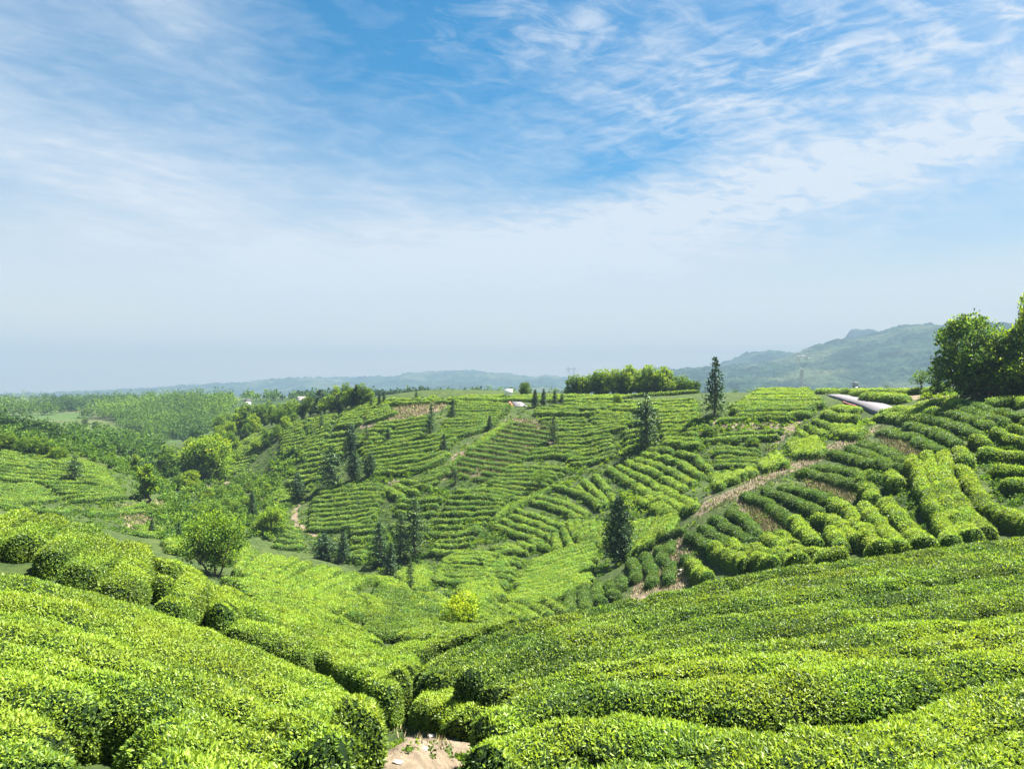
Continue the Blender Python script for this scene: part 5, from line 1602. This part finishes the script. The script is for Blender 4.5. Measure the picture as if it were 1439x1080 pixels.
def sprig():
    """the small young tea plant at the foot of the near bush"""
    p = spot(507, 1070, 4, 9, 0.0)
    r = np.random.default_rng(4)
    e = tag(empty('tea_seedling', p), 'small dark-leaved tea seedling at the left edge of the dirt path', 'seedling')
    st = MB(); P = []; N = []
    for k in range(9):
        th = r.uniform(0, 6.28); l = r.uniform(0.15, 0.34)
        tip = np.array([math.cos(th) * l * 0.7, math.sin(th) * l * 0.7, l])
        st.tube([(0, 0, -0.05), tip * 0.5 + np.array([0, 0, 0.03]), tip], [0.007, 0.005, 0.003], 5)
        for q in range(16):
            u = r.uniform(0.35, 1.0)
            P.append(tip * u + r.normal(0, 0.02, 3)); N.append(tip / l + r.normal(0, 0.4, 3))
    st.build('stem', BARK, e)
    V, Q = cards(np.array(P), np.array(N), 0.085, r, aspect=0.4, up=0.2)
    link('foliage', mesh_quads('foliage', V, Q, TEA, tint=r.uniform(0.2, 0.6, len(Q))), e)


sprig()


# ------------------------------------------------------------------ mountains
def mountain_mat():
    m, t, out = new_mat('forested_mountain')
    g = t.add('ShaderNodeNewGeometry')
    P = g.outputs['Position']
    n1 = t.noise(P, 0.012, 6, 0.6); n2 = t.noise(P, 0.05, 6, 0.7); n3 = t.noise(P, 0.0035, 4, 0.5)
    c = t.ramp(t.math('ADD', t.math('MULTIPLY', n1, 0.5), t.math('MULTIPLY', n2, 0.5)),
               [(0.40, (0.004, 0.012, 0.010)), (0.49, (0.012, 0.034, 0.022)), (0.57, (0.034, 0.074, 0.036)), (0.68, (0.085, 0.115, 0.06))])
    c = t.mix(t.smooth(n3, 0.52, 0.64), c, t.mix(n2, (0.045, 0.085, 0.03), (0.10, 0.11, 0.06)))
    p = t.add('ShaderNodeBsdfPrincipled', i_Roughness=1.0)
    p.inputs['Specular IOR Level'].default_value = 0.05
    t.link(c, p.inputs['Base Color'])
    b = t.add('ShaderNodeBump', i_Strength=1.0, i_Distance=22.0)
    t.link(n2, b.inputs['Height'])
    t.link(b.outputs[0], p.inputs['Normal'])
    t.link(p.outputs[0], out.inputs['Surface'])
    return m


MOUNT = mountain_mat()


def mountain(prof, D, front, back, seed, step=1.5, rough=1.0, rows=90):
    A = np.array(prof, float)
    px = np.arange(A[0, 0], A[-1, 0] + step, step)
    py = np.interp(px, A[:, 0], A[:, 1])
    for _ in range(2):
        py[1:-1] = 0.25 * py[:-2] + 0.5 * py[1:-1] + 0.25 * py[2:]
    x = (px - CX) / F * D
    zr = -(py - HY) / F * D
    s = np.concatenate([np.linspace(-1, 0, rows), np.linspace(0, 1, 18)[1:]])
    X, Sg = np.meshgrid(x, s, indexing='ij')
    Y = D + np.where(Sg < 0, Sg * front, Sg * back)
    zb = -14.0
    amp = np.maximum(zr - zb, 4)[:, None]
    sh = np.where(Sg < 0, np.clip(1 + Sg, 0, 1) ** 1.25, np.clip(1 - Sg, 0, 1) ** 1.5)
    nz = vfbm2(X / (front * 0.35) + seed, Y / (front * 0.55), 5, seed)
    rid = 1 - 2 * np.abs(vfbm2(X / (front * 0.28) + 3.3 * seed, Y / (front * 0.9) + 7, 4, seed + 9))
    Z = zb + amp * sh + amp * np.where(Sg < 0, np.sin(np.pi * np.clip(1 + Sg, 0, 1)), 0) * (0.34 * nz + 0.26 * rid) * rough
    Z += amp.clip(4, 60) * 0.10 * vfbm2(X / (D * 0.014), Y / (D * 0.020), 5, seed + 3, 0.65)
    Z += 9.0 * (D / 2150) * np.abs(vfbm2(X / (0.009 * D), Y / (0.014 * D), 3, seed + 5, 0.6)) * np.clip(sh * 4, 0, 1)
    n0, n1 = X.shape
    idx = np.arange(n0 * n1).reshape(n0, n1)
    q = np.stack([idx[:-1, :-1], idx[1:, :-1], idx[1:, 1:], idx[:-1, 1:]], -1).reshape(-1, 4)
    o = link('mountain', mesh_quads('mountain', np.stack([X.ravel(), Y.ravel(), Z.ravel()], 1), q, MOUNT, smooth=True))
    tag(o, kind='structure')


mountain([(880,530),(930,521),(960,518),(1000,518),(1040,514),(1070,510),(1095,505),(1112,498),(1140,487),(1165,480),(1185,477),(1205,473),(1225,470),(1240,466),
          (1262,459),(1275,457),(1290,458),(1302,455),(1322,458),(1350,464),(1400,472),(1470,480),(1600,500),(1750,530)], 2150, 1150, 500, 3, step=1.0, rows=240)
mountain([(960,535),(990,518),(1010,513),(1030,504),(1048,497),(1060,495),(1075,494),(1090,499),(1105,508),(1140,520),(1200,535)], 2900, 900, 700, 5)
mountain([(1150,540),(1180,490),(1192,468),(1198,464),(1224,464),(1234,470),(1260,480),(1330,500),(1450,520)], 2950, 500, 500, 6)
mountain([(80,560),(130,558),(160,553),(190,549),(230,548),(258,545),(290,543),(320,540),(350,538),(385,538),(402,535),(430,532),(470,531),(510,530),(548,529),(575,525),(600,523),
          (632,521),(655,520.5),(690,524),(720,528),(745,531),(770,529),(800,531),(835,534),(866,527),(888,522),(905,521.5),(930,524),(965,528),(1000,533),(1100,545)], 4000, 1100, 700, 8)
mountain([(540,556),(575,550),(610,545),(640,541),(662,543),(690,546),(722,545),(750,541),(775,543),(810,548),(860,553)], 2600, 700, 400, 10)


# ------------------------------------------------------------------ air
def build_haze():
    m = bpy.data.materials.new('haze_air')
    m.use_nodes = True
    t = NT(m.node_tree)
    out = t.add('ShaderNodeOutputMaterial')
    v = t.add('ShaderNodeVolumePrincipled')
    v.inputs['Color'].default_value = HAZE_COL
    v.inputs['Density'].default_value = HAZE_DENS
    v.inputs['Anisotropy'].default_value = 0.0
    t.link(v.outputs[0], out.inputs['Volume'])
    o = MB().box((0, 2150, 87.5), (9000, 5500, 365)).build('haze', m)
    tag(o, kind='stuff')


HAZE_COL = (0.178, 0.252, 0.345, 1.0)
HAZE_DENS = 0.00037
build_haze()
